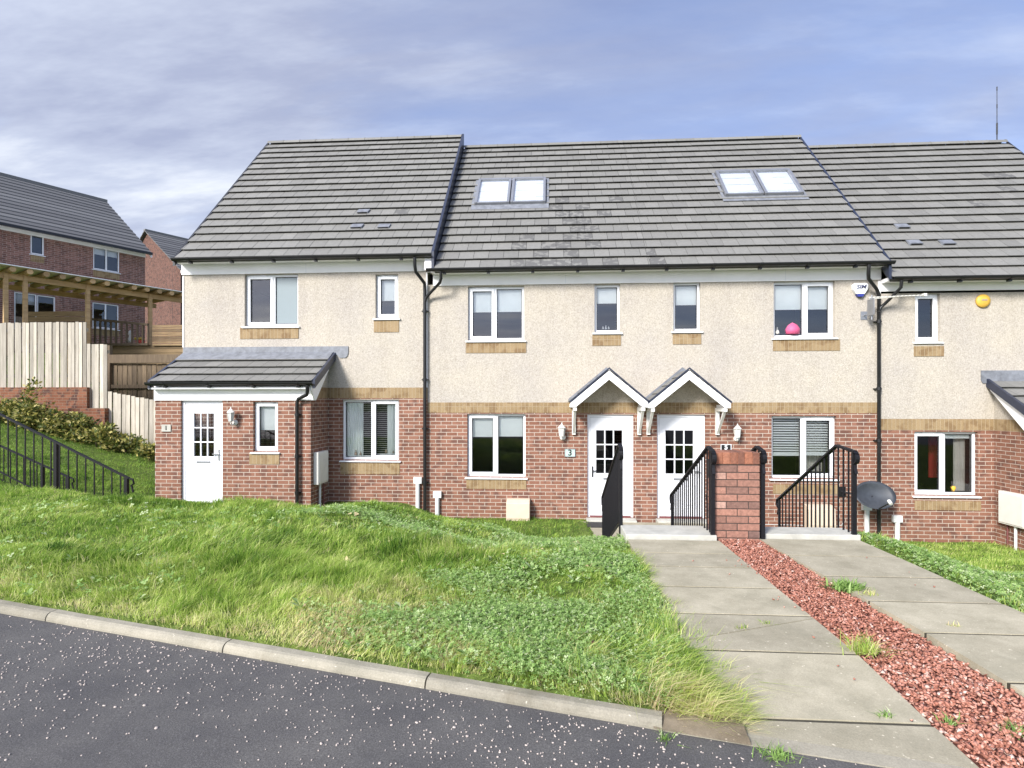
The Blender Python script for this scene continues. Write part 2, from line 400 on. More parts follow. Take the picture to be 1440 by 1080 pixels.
# white flecks lying on the asphalt
n = 15500
x = rng.uniform(-6.0, 3.6, n); t = rng.uniform(.02, 2.2, n)**1.0; y = kerbY(x)-t
keep = (np.sin(2.1*x+1.7*t)+np.sin(3.3*t-1.1*x)+rng.uniform(-1.6, 1.6, n)) > -.55
x, y = x[keep], y[keep]; n = len(x)
z = np.clip(plat(x), -.4, 1.6)-.062
r = rng.uniform(.0018, .0056, n)*(1+.75*(rng.random(n) > .86)); K = 6
ang = rng.uniform(0, 2*PI, n); el = rng.uniform(.45, 1, n)
ring = []
for k in range(K):
    a = 2*PI*k/K; jit = rng.uniform(.75, 1.15, n)
    lx = r*np.cos(a)*jit; ly = r*np.sin(a)*el*jit
    ring.append(np.stack([x+lx*np.cos(ang)-ly*np.sin(ang), y+lx*np.sin(ang)+ly*np.cos(ang), z+.001], 1))
top = [np.stack([q[:,0]*.8+x*.2, q[:,1]*.8+y*.2, z+.0045], 1) for q in ring]
V = np.stack(ring+top, 1).reshape(-1, 3); b0 = np.arange(n)*2*K
fs = [np.stack([b0+K+k for k in range(K)], 1)]+[np.stack([b0+k, b0+(k+1) % K, b0+K+(k+1) % K, b0+K+k], 1) for k in range(K)]
tag(fast_mesh('white_stone_flecks', V, fs, 'fleck_white'), 'pale stone flecks scattered over the dark asphalt road', 'flecks', kind='stuff')
# ------------------------------------------------------------------ kerb stones
kp = [-9.6, -8.3, -7.0, -5.7, -4.35, G(70,866,.09).x, G(315,915,.03).x, G(598,969,-.02).x, .50]
klab = [None, 'kerb stone farthest up the road on the left', 'kerb stone third from the far left end of the kerb', 'kerb stone just outside the left edge of the photo',
        'concrete kerb stone at the left edge of the photo', 'long kerb stone second from the left, between two dark joints',
        'kerb stone in the middle of the lawn edge', 'last kerb stone, with stained end stopping before the dropped kerb']
for i in range(1, len(kp)-1):
    a, b_ = kp[i]+.004, kp[i+1]-.004; mb = MB(); prof = [(0, -.16), (.002, .010), (.007, .026), (.017, .038), (.032, .045), (.075, .047), (.075, -.16)]
    nseg = 6; vs = []
    for k in range(nseg+1):
        X = a+(b_-a)*k/nseg; y0 = kerbY(X)-.015; z0 = float(plat(np.array(X)))-.06
        jit = random.uniform(-.002, .002)
        for (dy, dz) in prof: vs.append((X+dy*.2, y0+dy+jit, z0+dz+random.uniform(-.0012, .0012)))
    m_ = len(prof); fs = [tuple(range(m_-1, -1, -1)), tuple(nseg*m_+k for k in range(m_))]
    for k in range(nseg):
        for j in range(m_-1): fs.append((k*m_+j, k*m_+j+1, (k+1)*m_+j+1, (k+1)*m_+j))
    mb.add(vs, fs, random.random())
    lab = klab[i] or 'concrete kerb stone running out of the photo at the far left'
    tag(mb.build('kerb_stone', 'kerbstone'), lab, 'kerb', 'kerb stones along the lawn edge')
# trodden soil and flush kerb between the last kerb stone and the path
xs = np.linspace(.46, .86, 28); v = []
def dz(x, t): return float(plat(np.array(x)))-.052+.03*math.sin(PI*min(t, 1))*(1-.5*abs(x-.8))+.006*math.sin(31*x)*math.sin(17*t)
ts = np.linspace(0, 1.5, 14)
for t in ts:
    for x in xs: v.append((x, kerbY(x)-.02+t*.22, dz(x, t)))
i = np.arange(len(v)).reshape(len(ts), len(xs)); f = np.stack([i[:-1,:-1].ravel(), i[:-1,1:].ravel(), i[1:,1:].ravel(), i[1:,:-1].ravel()], 1)
tag(fast_mesh('bare_soil', np.array(v), f, 'dirt', vals=np.full(len(f), .5), smooth=True), kind='structure')
mb = MB()
for k in range(10):
    xa, xb = .50+.14*k, .50+.14*(k+1); za, zb_ = float(plat(np.array(xa)))-.060, float(plat(np.array(xb)))-.060; ya, yb = kerbY(xa)-.012, kerbY(xb)-.012
    if k == 9: xb -= .004
    mb.hexa([(xa, ya, za-.1), (xb, yb, zb_-.1), (xb, yb+.075, zb_-.1), (xa, ya+.075, za-.1), (xa, ya, za+.004), (xb, yb, zb_+.004), (xb, yb+.075, zb_+.012), (xa, ya+.075, za+.012)], .6)
tag(mb.build('dropped_kerb', 'kerbstone'), 'flush dropped kerb strip between the asphalt and the foot of the left path', 'kerb')
# ------------------------------------------------------------------ paths, gravel and landings
def pathz(X, Y): return -.004-.058*float(sstep(3.5, 2.35, Y))
def slab_path(name, x0, x1, joints, crack=None, foot=None):
    mb = MB()
    for i in range(len(joints)-1):
        a, b_ = joints[i]+.014, joints[i+1]-.014; val = random.random(); t = random.uniform(-.001, .001)
        def zz(x, y): return pathz(x, y)+t*(x-x0)
        def piece(poly):
            n = len(poly); vs = [(x, y, zz(x, y)-.07) for x, y in poly]+[(x, y, zz(x, y)) for x, y in poly]
            mb.add(vs, [tuple(range(n-1, -1, -1)), tuple(range(n, 2*n))]+[(k, (k+1) % n, (k+1) % n+n, k+n) for k in range(n)], val)
        xl = lambda y: x0(y); xr = lambda y: x1(y)
        def zz(x, y): return pathz(x, y)+t*(x-1.7)
        if crack is not None and i == crack:
            m1, m2 = a+(b_-a)*.18, a+(b_-a)*.93; xm = xr(a)-.10
            piece([(xl(a), a), (xr(a), a), (xr(b_), b_-.03), (xl(a), m1)])
            piece([(xl(a), m1+.014), (xr(b_), b_-.016), (xr(b_), b_), (xl(b_), b_)])
        else:
            ny = 3
            if i == 0: piece([(xl(a), kerbY(xl(a))+.07), (xr(a), kerbY(xr(a))+.07), (xr(b_), b_), (xl(b_), b_)])
            else: piece([(xl(a), a), (xr(a), a), (xr(b_), b_), (xl(b_), b_)])
    o = mb.build(name, 'slab'); mb = MB()
    if crack is not None:
        ya = joints[crack]; yb = joints[crack+1]; m1 = ya+.014+(yb-ya-.028)*.18
        mb.hexa([(x0(ya)+.004, m1-.02, -.14), (x1(ya)-.004, yb-.06, -.14), (x1(ya)-.004, yb-.01, -.14), (x0(ya)+.004, m1+.03, -.14), (x0(ya)+.004, m1-.02, pathz(0, m1)-.006), (x1(ya)-.004, yb-.06, pathz(0, yb)-.006), (x1(ya)-.004, yb-.01, pathz(0, yb)-.006), (x0(ya)+.004, m1+.03, pathz(0, m1)-.006)])
    for k, y in enumerate(joints[1:-1]):
        z = pathz(0, y)-.002; ya, yb = y-.016, y+.016
        if crack is not None and k+1 == crack: pass
        mb.hexa([(x0(y)+.004, ya, -.14), (x1(y)-.004, ya, -.14), (x1(y)-.004, yb, -.14), (x0(y)+.004, yb, -.14), (x0(y)+.004, ya, z-.004), (x1(y)-.004, ya, z-.004), (x1(y)-.004, yb, z-.004), (x0(y)+.004, yb, z-.004)])
    mb.build('joint_filling', 'joint_dark', o)
    return tag(o, kind='structure')
slab_path('paving_slab_path', lambda y: .80, lambda y: 1.735, [2.12, 2.72, 3.36, 3.93, 4.50, 5.05, 5.50, 6.035], crack=2)
slab_path('second_slab_path', lambda y: 2.19+.055*(6-y), lambda y: 3.20, [1.55, 2.45, 3.10, 3.70, 4.27, 4.86, 5.50, 6.155])
mb = MB(); mb.hexa([(1.742, 1.4, -.13), (2.47, 1.4, -.13), (2.19, 6.12, -.1), (1.742, 6.12, -.1), (1.742, 1.4, -.075), (2.47, 1.4, -.075), (2.19, 6.12, -.03), (1.742, 6.12, -.03)])
tag(mb.build('gravel_bed', 'gravel_bed'), kind='structure')
def stones(n, fx, fy, fz, smin, smax, fval):
    base = np.array([(1,0,0),(-1,0,0),(0,1,0),(0,-1,0),(0,0,1),(0,0,-1),(.6,.6,.5),(-.6,-.6,.5),(.6,-.6,-.5),(-.6,.6,-.5)])
    bm = bmesh.new()
    for b_ in base: bm.verts.new(b_)
    bmesh.ops.convex_hull(bm, input=bm.verts[:]); bmesh.ops.triangulate(bm, faces=bm.faces[:])
    bm.verts.ensure_lookup_table(); bv = np.array([q.co[:] for q in bm.verts]); bf = np.array([[q.index for q in f.verts] for f in bm.faces]); bm.free()
    x = fx; y = fy; z = fz; k = len(x)
    sc = np.stack([rng.uniform(smin, smax, k), rng.uniform(smin, smax, k)*.7, rng.uniform(smin, smax, k)*.42], 1)
    P = bv[None]*sc[:, None]*rng.uniform(.65, 1.2, (k, len(bv), 1))
    a = rng.uniform(0, 2*PI, k); b1 = rng.normal(0, .5, k); c1 = rng.normal(0, .5, k)
    def rot(P, a, i, j):
        ca, sa = np.cos(a)[:, None], np.sin(a)[:, None]; u = P[..., i]*ca-P[..., j]*sa; w = P[..., i]*sa+P[..., j]*ca; P[..., i] = u; P[..., j] = w
    rot(P, b1, 1, 2); rot(P, c1, 0, 2); rot(P, a, 0, 1)
    P += np.stack([x, y, z], 1)[:, None]
    F_ = (bf[None]+(np.arange(k)*len(bv))[:, None, None]).reshape(-1, 3)
    return P.reshape(-1, 3), F_, np.repeat(fval, len(bf))
n = 15500; y = 1.5+4.6*rng.random(n)**1.25; w = .455+.052*(6-y); x = 1.74+rng.random(n)*w
z = -.028-.045*(6-y)/4.6+rng.uniform(-.012, .016, n)+.012*np.sin((x-1.74)/w*PI)
sc_n = np.clip(rng.normal(.47, .27, n)+.12*(y < 3.6), 0, 1)
V, F_, vals = stones(n, x, y, z, .009, .021, sc_n)
tag(fast_mesh('red_stone_chippings', V, F_, 'red_chips', vals=vals), 'red stone chippings filling the strip between the two slab paths', 'gravel', kind='stuff')
n = 34; x = np.concatenate([rng.uniform(1.55, 1.75, 16), rng.uniform(.9, 3.1, 18)]); y = rng.uniform(2.4, 5.5, n)
V, F_, vals = stones(n, x, y, np.full(n, .004)-.05*sstep(3.5, 2.35, y), .007, .016, rng.uniform(.3, 1, n))
tag(fast_mesh('stray_chippings', V, F_, 'red_chips', vals=vals), 'stray stone chips lying loose on the paving slabs', 'gravel', kind='stuff')
def steps(name, x0, x1, yy):
    mb = MB(); mb.box(x0-.02, x1+.02, yy, 6.52, -.2, .045)
    o = mb.build(name, 'step_stone', bevel=.008)
    mb = MB(); n = 5
    for i in range(n):
        z1 = -.13-.165*i; y0 = 6.525+.33*i
        mb.box(x0-.0, x1, y0, y0+.33 if i < n-1 else y0+.33, z1-.3, z1)
    mb.build('lower_steps', 'step_stone', o, bevel=.006)
    return tag(o, kind='structure')
steps('entrance_steps', .80, 1.70, 6.04); steps('second_entrance_steps', 2.20, 3.20, 6.16)
mb = MB(); mb.box(.55, 3.3, 8.08, 11.3, -1.2, -.915, .4)
tag(mb.build('front_path', 'slab'), kind='structure')
# ------------------------------------------------------------------ house parts
def wall_xz(mb, x0, x1, z0, z1, Y, holes, rev=.11, back=True):
    xs = sorted({x0, x1, *[min(max(h[0], x0), x1) for h in holes], *[min(max(h[2], x0), x1) for h in holes]})
    zs = sorted({z0, z1, *[min(max(h[1], z0), z1) for h in holes], *[min(max(h[3], z0), z1) for h in holes]})
    for i in range(len(xs)-1):
        for j in range(len(zs)-1):
            cx, cz = (xs[i]+xs[i+1])/2, (zs[j]+zs[j+1])/2
            if any(h[0] < cx < h[2] and h[1] < cz < h[3] for h in holes): continue
            mb.face([(xs[i],Y,zs[j]),(xs[i+1],Y,zs[j]),(xs[i+1],Y,zs[j+1]),(xs[i],Y,zs[j+1])])
    for h in holes:
        a, b_, c, d = h; a, c = max(a, x0), min(c, x1); b_, d = max(b_, z0), min(d, z1)
        if b_ >= d or a >= c: continue
        mb.face([(a,Y,b_),(a,Y,d),(a,Y+rev,d),(a,Y+rev,b_)]); mb.face([(c,Y,d),(c,Y,b_),(c,Y+rev,b_),(c,Y+rev,d)])
        if h[3] <= z1: mb.face([(a,Y,d),(c,Y,d),(c,Y+rev,d),(a,Y+rev,d)])
        if h[1] >= z0: mb.face([(a,Y,b_),(a,Y+rev,b_),(c,Y+rev,b_),(c,Y,b_)])
def rect(px0, py0, px1, py1, Y):
    a = Q(px0, py0, Y); b_ = Q(px1, py1, Y); return [a.x, b_.z, b_.x, a.z]
def window(par, r, Y, split=None, sash=(), sill=True, glass_m='glass', rec=.075, low=False, obscure=(), zoff=0, label=None, name='window'):
    x0, z0, x1, z1 = r; y = Y+rec; fw = .048; mb = MB()
    mb.box(x0, x0+fw, y, y+.07, z0, z1); mb.box(x1-fw, x1, y, y+.07, z0, z1)
    mb.box(x0+fw, x1-fw, y, y+.07, z0, z0+fw); mb.box(x0+fw, x1-fw, y, y+.07, z1-fw, z1)
    lights = [(x0+fw, x1-fw)]
    if split is not None:
        xm = x0+(x1-x0)*split; mb.box(xm-.03, xm+.03, y, y+.07, z0+fw, z1-fw); lights = [(x0+fw, xm-.03), (xm+.03, x1-fw)]
    panes = []
    for k, (a, b_) in enumerate(lights):
        c, d = z0+fw, z1-fw
        if k in sash:      # opening light sits proud
            sw = .055; yy = y-.014
            mb.box(a-.014, a+sw-.014, yy, y+.05, c-.014, d+.014); mb.box(b_-sw+.014, b_+.014, yy, y+.05, c-.014, d+.014)
            mb.box(a+sw-.014, b_-sw+.014, yy, y+.05, c-.014, c+sw-.014); mb.box(a+sw-.014, b_-sw+.014, yy, y+.05, d-sw+.014, d+.014)
            a, b_, c, d = a+.041, b_-.041, c+.041, d-.041
        panes.append((a, b_, c, d))
    w = mb.build(name, 'upvc', par, label, bevel=.004)
    for k, (a, b_, c, d) in enumerate(panes):
        mb = MB(); mb.face([(a-.006,y+.03,c-.006),(b_+.006,y+.03,c-.006),(b_+.006,y+.03,d+.006),(a-.006,y+.03,d+.006)])
        mb.build('pane', 'obscured_glass' if k in obscure else glass_m, w)
        mb = MB(); g = .012     # black gasket round the pane
        for bx in ((a-.001, a+g, c, d), (b_-g, b_+.001, c, d), (a+g, b_-g, c-.001, c+g), (a+g, b_-g, d-g, d+.001)):
            mb.box(bx[0], bx[1], y+.018, y+.028, bx[2], bx[3])
        mb.build('gasket', 'black_pvc', w)
    for k in sash:   # handle-free trickle vent
        a, b_, c, d = panes[k]; mb = MB(); mb.box((a+b_)/2-.13 if b_-a > .3 else a+.03, (a+b_)/2+.13 if b_-a > .3 else b_-.03, y-.024, y-.0145, z1-.035, z1-.015); mb.build('trickle_vent', 'upvc_board', w)
    if sill:
        mb = MB(); mb.prism([(Y-.045, z0-.045), (Y-.045, z0-.02), (y+.03, z0-.002), (y+.03, z0-.045)], 'x', x0-.045, x1+.045)
        mb.build('sill', 'upvc', w, bevel=.004)
    return w, panes
def roller(w, panes, Y, frac, ks=None, rec=.075):
    for k, (a, b_, c, d) in enumerate(panes):
        if ks is not None and k not in ks: continue
        fr = frac[k] if isinstance(frac, (list, tuple)) else frac
        mb = MB(); zb = d+.04-(d-c)*fr
        mb.box(a-.03, b_+.03, Y+rec+.09, Y+rec+.093, zb, d+.04); mb.box(a-.03, b_+.03, Y+rec+.085, Y+rec+.098, zb-.022, zb)
        mb.build('roller_blind', 'blind', w)
def venetian(w, panes, Y, frac, tilt, ks=None, rec=.075, pitch=.045, xr=None):
    for k, (a, b_, c, d) in enumerate(panes):
        if ks is not None and k not in ks: continue
        if xr: a, b_ = a+(b_-a)*xr[k][0], a+(b_-a)*xr[k][1]
        mb = MB(); z = d+.01; zb = d-(d-c)*frac
        dy, dz_ = .02*math.cos(tilt), .02*math.sin(tilt); yc = Y+rec+.10
        while z > zb:
            mb.face([(a-.01, yc-dy, z-dz_), (b_+.01, yc-dy, z-dz_), (b_+.01, yc+dy, z+dz_), (a-.01, yc+dy, z+dz_)]); z -= pitch
        mb.box(a-.01, b_+.01, yc-.02, yc+.02, zb-.05, zb-.005)
        mb.build('slatted_blind', 'slat', w)
def curtain(w, x0, x1, z0, z1, y, m='curtain'):
    mb = MB(); n = 28; vs = []
    for k in range(n+1):
        x = x0+(x1-x0)*k/n; yy = y+.03*math.sin(k*1.5); vs += [(x, yy, z0), (x, yy, z1)]
    mb.add(vs, [(2*k, 2*k+2, 2*k+3, 2*k+1) for k in range(n)], smooth=True); mb.build('curtain', m, w)
def panel(par, px0, py0, px1, py1, Y=D):
    r = rect(px0, py0, px1, py1, Y); mb = MB(); mb.box(r[0], r[2], Y-.012, Y+.02, r[1], r[3]); return mb.build('brick_apron', 'brick_buff', par)
def door(par, r, Y, side, glazed, label=None):
    x0, z0, x1, z1 = r; y = Y+.05; fw = .055; W = x1-x0; H = z1-z0
    mb = MB(); mb.box(x0, x0+fw, y, y+.07, z0, z1); mb.box(x1-fw, x1, y, y+.07, z0, z1); mb.box(x0+fw, x1-fw, y, y+.07, z1-fw, z1)
    d = mb.build('door', 'door_white', par, label, bevel=.004)
    mb = MB(); mb.box(x0+fw, x1-fw, y-.03, y+.08, z0, z0+.03); mb.build('threshold', 'threshold', d)
    a, b_, c, t = x0+fw+.003, x1-fw-.003, z0+.033, z1-fw-.003; yy = y+.012
    gx0, gx1 = a+(b_-a)*glazed[0], a+(b_-a)*glazed[1]; gz0, gz1 = c+(t-c)*glazed[2], c+(t-c)*glazed[3]
    mb = MB(); wall_xz(mb, a, b_, c, t, yy, [(gx0, gz0, gx1, gz1)], .03)
    # raised bead round the glazing and two pressed panels below
    def bead(x0, x1, z0, z1, w=.02, p=.01):
        for bx in ((x0-w, x0, z0-w, z1+w), (x1, x1+w, z0-w, z1+w), (x0, x1, z0-w, z0), (x0, x1, z1, z1+w)): mb.box(bx[0], bx[1], yy-p, yy+.001, bx[2], bx[3])
    bead(gx0, gx1, gz0, gz1)
    mid = (a+b_)/2
    for (u, w_) in ((a+.13, mid-.07), (mid+.07, b_-.13)):
        zz0, zz1 = c+.17, gz0-.24
        bead(u, w_, zz0, zz1, .012, .006)
        mb.hexa([(u+.04, yy+.001, zz0+.04), (w_-.04, yy+.001, zz0+.04), (w_-.04, yy+.001, zz1-.04), (u+.04, yy+.001, zz1-.04), (u+.055, yy-.01, zz0+.055), (w_-.055, yy-.01, zz0+.055), (w_-.055, yy-.01, zz1-.055), (u+.055, yy-.01, zz1-.055)])
    mb.build('leaf', 'door_white', d)
    mb = MB(); mb.face([(gx0, yy+.02, gz0), (gx1, yy+.02, gz0), (gx1, yy+.02, gz1), (gx0, yy+.02, gz1)]); mb.build('glazing', 'glass_low', d)
    mb = MB(); g = .011
    for k in (1, 2):
        xx = gx0+(gx1-gx0)*k/3; mb.box(xx-g, xx+g, yy-.004, yy+.018, gz0, gz1); zz = gz0+(gz1-gz0)*k/3
        for j in range(3):
            u = gx0+(gx1-gx0)*j/3+(g if j else 0); w_ = gx0+(gx1-gx0)*(j+1)/3-(g if j < 2 else 0); mb.box(u, w_, yy-.003, yy+.017, zz-g, zz+g)
    mb.build('glazing_bar', 'door_white', d)
    mb = MB(); mb.box(mid-.14, mid+.14, yy-.012, yy, gz0-.13, gz0-.085); mb.build('letterbox', 'grey_metal', d, bevel=.004)
    hx = a+.05 if side == 'L' else b_-.05; s = 1 if side == 'L' else -1; hz = gz0+.03
    mb = MB(); mb.box(hx-.014, hx+.014, yy-.012, yy, hz-.11, hz+.11); mb.box(min(hx, hx+s*.11), max(hx, hx+s*.11), yy-.05, yy-.035, hz+.01, hz+.03); mb.box(hx-.01, hx+.01, yy-.05, yy-.01, hz+.01, hz+.03)
    mb.build('handle', 'black_metal' if side == 'L' else 'steel', d)
    return d
# roof slope of real tiles --------------------------------------------------
EY, RY = 11.2, 15.1
def roof_tiles(par, x0, x1, ez, rz_, ey=EY, ry=RY, gauge=.313, tw=.303, wetf=None, phase=0., name='roof'):
    ang = math.atan2(rz_-ez, ry-ey); Ls = math.hypot(rz_-ez, ry-ey); u = Vector((0, math.cos(ang), math.sin(ang))); n = Vector((0, -math.sin(ang), math.cos(ang)))
    o = Vector((0, ey, ez)); mb = MB(); nrow = int(round(Ls/gauge)); g = Ls/nrow
    for i in range(nrow):
        off = phase+(tw/2 if i % 2 else 0); k = math.floor((x0-off)/tw)
        while True:
            a = off+k*tw; b_ = a+tw; k += 1
            if a >= x1: break
            a, b_ = max(a, x0), min(b_, x1)
            if b_-a < .02: continue
            a += .0035; b_ -= .0035
            s0 = i*g-.01+random.uniform(-.002, .002); s1 = (i+1)*g+.04
            if i == nrow-1: s1 = Ls
            lf = random.uniform(-.002, .002); h0, h1 = .058+lf, .004
            p = []
            for (xx, ss, hh) in ((a, s0, h0), (b_, s0, h0), (b_, s1, h1), (a, s1, h1)): p.append(Vector((xx, 0, 0))+o+u*ss+n*hh)
            t = n*.013
            wet = 0.
            if wetf: wet = 1. if random.random() < wetf((a+b_)/2, i) else 0.
            mb.hexa(p+[q+t for q in p], min(1, max(0, random.gauss(.5, .25))), wet)
    # batten deck under the tiles
    q = [Vector((xx, 0, 0))+o+u*ss+n*hh for hh in (-.06, 0) for (xx, ss) in ((x0, 0), (x1, 0), (x1, Ls), (x0, Ls))]
    r = mb.build(name, 'roof_tile', par)
    mb = MB(); mb.hexa(q, .1); mb.build('under_deck', 'tile_edge', r)
    # open shadow line under every course: the dark underside nibs of the tiles
    return r, (o, u, n, Ls)
def slope_hit(px, py, fr):
    o, u, n, Ls = fr; d = ray(px, py); c = Vector((0, 0, ZC)); t = (o-c).dot(n)/d.dot(n); return c+d*t
def ridge(par, x0, x1, z, y=RY):
    mb = MB(); x = x0
    while x < x1-.05:
        b_ = min(x+.45, x1); vs = []; r = .115
        for xx, rr in ((x, r), (b_-.02, r), (b_-.02, r+.008), (b_, r+.008)):
            for k in range(7): a = PI*k/6; vs.append((xx, y-rr*math.cos(a), z-.02+rr*.85*math.sin(a)))
        mb.add(vs, [(j*7+k, (j+1)*7+k, (j+1)*7+k+1, j*7+k+1) for j in range(3) for k in range(6)], random.random())
        x = b_
    return mb.build('ridge_tiles', 'roof_tile', par)
def sloped(mb, x0, x1, ey, ez, ry, rz_, lo, hi, val=.5):
    mb.hexa([(x0, ey, ez+lo), (x1, ey, ez+lo), (x1, ry, rz_+lo), (x0, ry, rz_+lo), (x0, ey, ez+hi), (x1, ey, ez+hi), (x1, ry, rz_+hi), (x0, ry, rz_+hi)], val)
def gutter(par, x0, x1, y, z, outlet=None):
    mb = MB(); vs = []; r = .06; N = 9; prof = [(r*math.cos(PI+PI*k/(N-1)), r*math.sin(PI+PI*k/(N-1))) for k in range(N)]+[(r*.86*math.cos(2*PI-PI*k/(N-1)), r*.86*math.sin(2*PI-PI*k/(N-1))) for k in range(N)]
    P = [(y+a, z+b_) for a, b_ in prof]; mb.prism(P, 'x', x0, x1)
    g = mb.build('gutter', 'black_pvc', par)
    x = x0+.35
    while x < x1:
        mb = MB(); mb.prism([(y+(r+.008)*math.cos(PI+PI*k/8), z+(r+.01)*math.sin(PI+PI*k/8)) for k in range(9)], 'x', x-.03, x+.03); mb.box(x-.03, x+.03, y+.03, y+.1, z-.10, z-.02); x += .88; mb.build('gutter_bracket', 'black_pvc', g)
    return g
def fascia(par, x0, x1, zt, zb):
    """soffit and deep white fascia boards"""
    mb = MB(); mb.box(x0, x1, EY+.06, D-.004, zt-.10, zt-.03); mb.box(x0, x1, D-.028, D+.004, zb, zt-.102)
    f_ = mb.build('fascia_board', 'upvc_board', par)
    mb = MB(); x = x0+2.7
    while x < x1-.4: mb.box(x-.006, x+.006, D-.031, D-.0281, zb, zt-.102); x += 3.1
    if mb.v: mb.build('cover_strip', 'upvc', f_)
    return f_
def downpipe(par, pts, r=.034, clips=()):
    mb = MB(); mb.tube(pts, r, 10)
    for z in clips: mb.tube([(pts[-1][0], pts[-1][1], z-.03), (pts[-1][0], pts[-1][1], z+.03)], r+.01, 10); mb.box(pts[-1][0]-.07, pts[-1][0]+.07, pts[-1][1]+.02, D-.002, z-.01, z+.01)
    return mb.build('downpipe', 'black_pvc', par)
def shell(par, x0, x1, base, ez, rz_, gl, gr, ground_top):
    """side gables, back wall, back roof slope and dark rooms"""
    yb = 18.72
    for x, do in ((x0, gl), (x1, gr)):
        if not do: continue
        mb = MB(); s = .0
        mb.prism([(D+.012, base), (yb, base), (yb, ez), (RY, rz_-.12), (D+.012, ez+.28)], 'x', x-.0 if x == x1 else x, x-.25 if x == x1 else x+.25)
        mb.build('gable_wall', 'harl', par)
    mb = MB(); mb.box(x0+.002, x1-.002, yb-.2, yb, base, ez+.1); mb.build('rear_wall', 'brick_red', par)
    mb = MB(); sloped(mb, x0, x1, 19.0, ez+.02, RY, rz_, -.08, .02, .4); mb.build('rear_roof', 'roof_tile', par)
    mb = MB(); y0 = D+.16
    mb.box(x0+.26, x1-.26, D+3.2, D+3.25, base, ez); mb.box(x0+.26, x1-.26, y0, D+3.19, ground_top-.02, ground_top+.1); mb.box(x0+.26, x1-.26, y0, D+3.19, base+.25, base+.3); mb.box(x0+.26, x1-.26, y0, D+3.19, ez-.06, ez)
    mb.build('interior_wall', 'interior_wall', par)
def skylights(par, fr, px0, px1, py0, py1):
    o, u, n, Ls = fr; a = slope_hit(px0, py1, fr); b_ = slope_hit(px1, py1, fr); tz = slope_hit((px0+px1)/2, py0, fr)
    s0 = (a-o).dot(u); s1 = (tz-o).dot(u); X0, X1 = a.x, b_.x; w = (X1-X0)/2
    def hx(mb, xa, xb, sa, sb, h0, h1):
        p = [Vector((xx, 0, 0))+o+u*ss+n*h0 for xx, ss in ((xa, sa), (xb, sa), (xb, sb), (xa, sb))]
        mb.hexa(p+[q+n*(h1-h0) for q in p])
    mb = MB(); hx(mb, X0-.06, X1+.06, s0-.20, s0-.004, .045, .062); hx(mb, X0-.06, X0-.004, s0-.004, s1+.05, .045, .062); hx(mb, X1+.004, X1+.06, s0-.004, s1+.05, .045, .062); hx(mb, X0, X1, s1+.004, s1+.07, .045, .062)
    fl = mb.build('skylight_flashing', 'lead', par)
    for k in (0, 1):
        xa, xb = X0+k*w+.012, X0+(k+1)*w-.012; f = .06
        mb = MB(); hx(mb, xa, xa+f, s0, s1, .03, .13); hx(mb, xb-f, xb, s0, s1, .03, .13); hx(mb, xa+f, xb-f, s0, s0+f*.8, .03, .12); hx(mb, xa+f, xb-f, s1-f*1.1, s1, .03, .135)
        sk = mb.build('skylight', 'grey_metal', par, bevel=.006)
        mb = MB(); p = [Vector((xx, 0, 0))+o+u*ss+n*.105 for xx, ss in ((xa+f, s0+f*.8), (xb-f, s0+f*.8), (xb-f, s1-f*1.1), (xa+f, s1-f*1.1))]; mb.face(p); mb.build('pane', 'glass_roof', sk)
        mb = MB(); p = [Vector((xx, 0, 0))+o+u*ss+n*.07 for xx, ss in ((xa+f, s0+f*.8), (xb-f, s0+f*.8), (xb-f, s1-f*1.1), (xa+f, s1-f*1.1))]; mb.face(p); mb.build('blind', 'blackout', sk)
plain('blackout', (.60,.63,.64), .6, .02)
def tile_vent(par, fr, px, py):
    o, u, n, Ls = fr; c = slope_hit(px, py, fr); s = (c-o).dot(u)
    def P(dx, ds, h): return Vector((c.x+dx, 0, 0))+o+u*(s+ds)+n*h
    mb = MB(); mb.hexa([P(-.13,-.09,.05), P(.13,-.09,.05), P(.13,.11,.05), P(-.13,.11,.05), P(-.12,-.085,.10), P(.12,-.085,.10), P(.13,.11,.062), P(-.13,.11,.062)])
    v_ = mb.build('tile_vent', 'lead', par)
    mb = MB(); mb.hexa([P(-.10,-.092,.06), P(.10,-.092,.06), P(.10,-.086,.06), P(-.10,-.086,.06), P(-.10,-.092,.09), P(.10,-.092,.09), P(.10,-.086,.09), P(-.10,-.086,.09)]); mb.build('grille', 'black_pvc', v_)
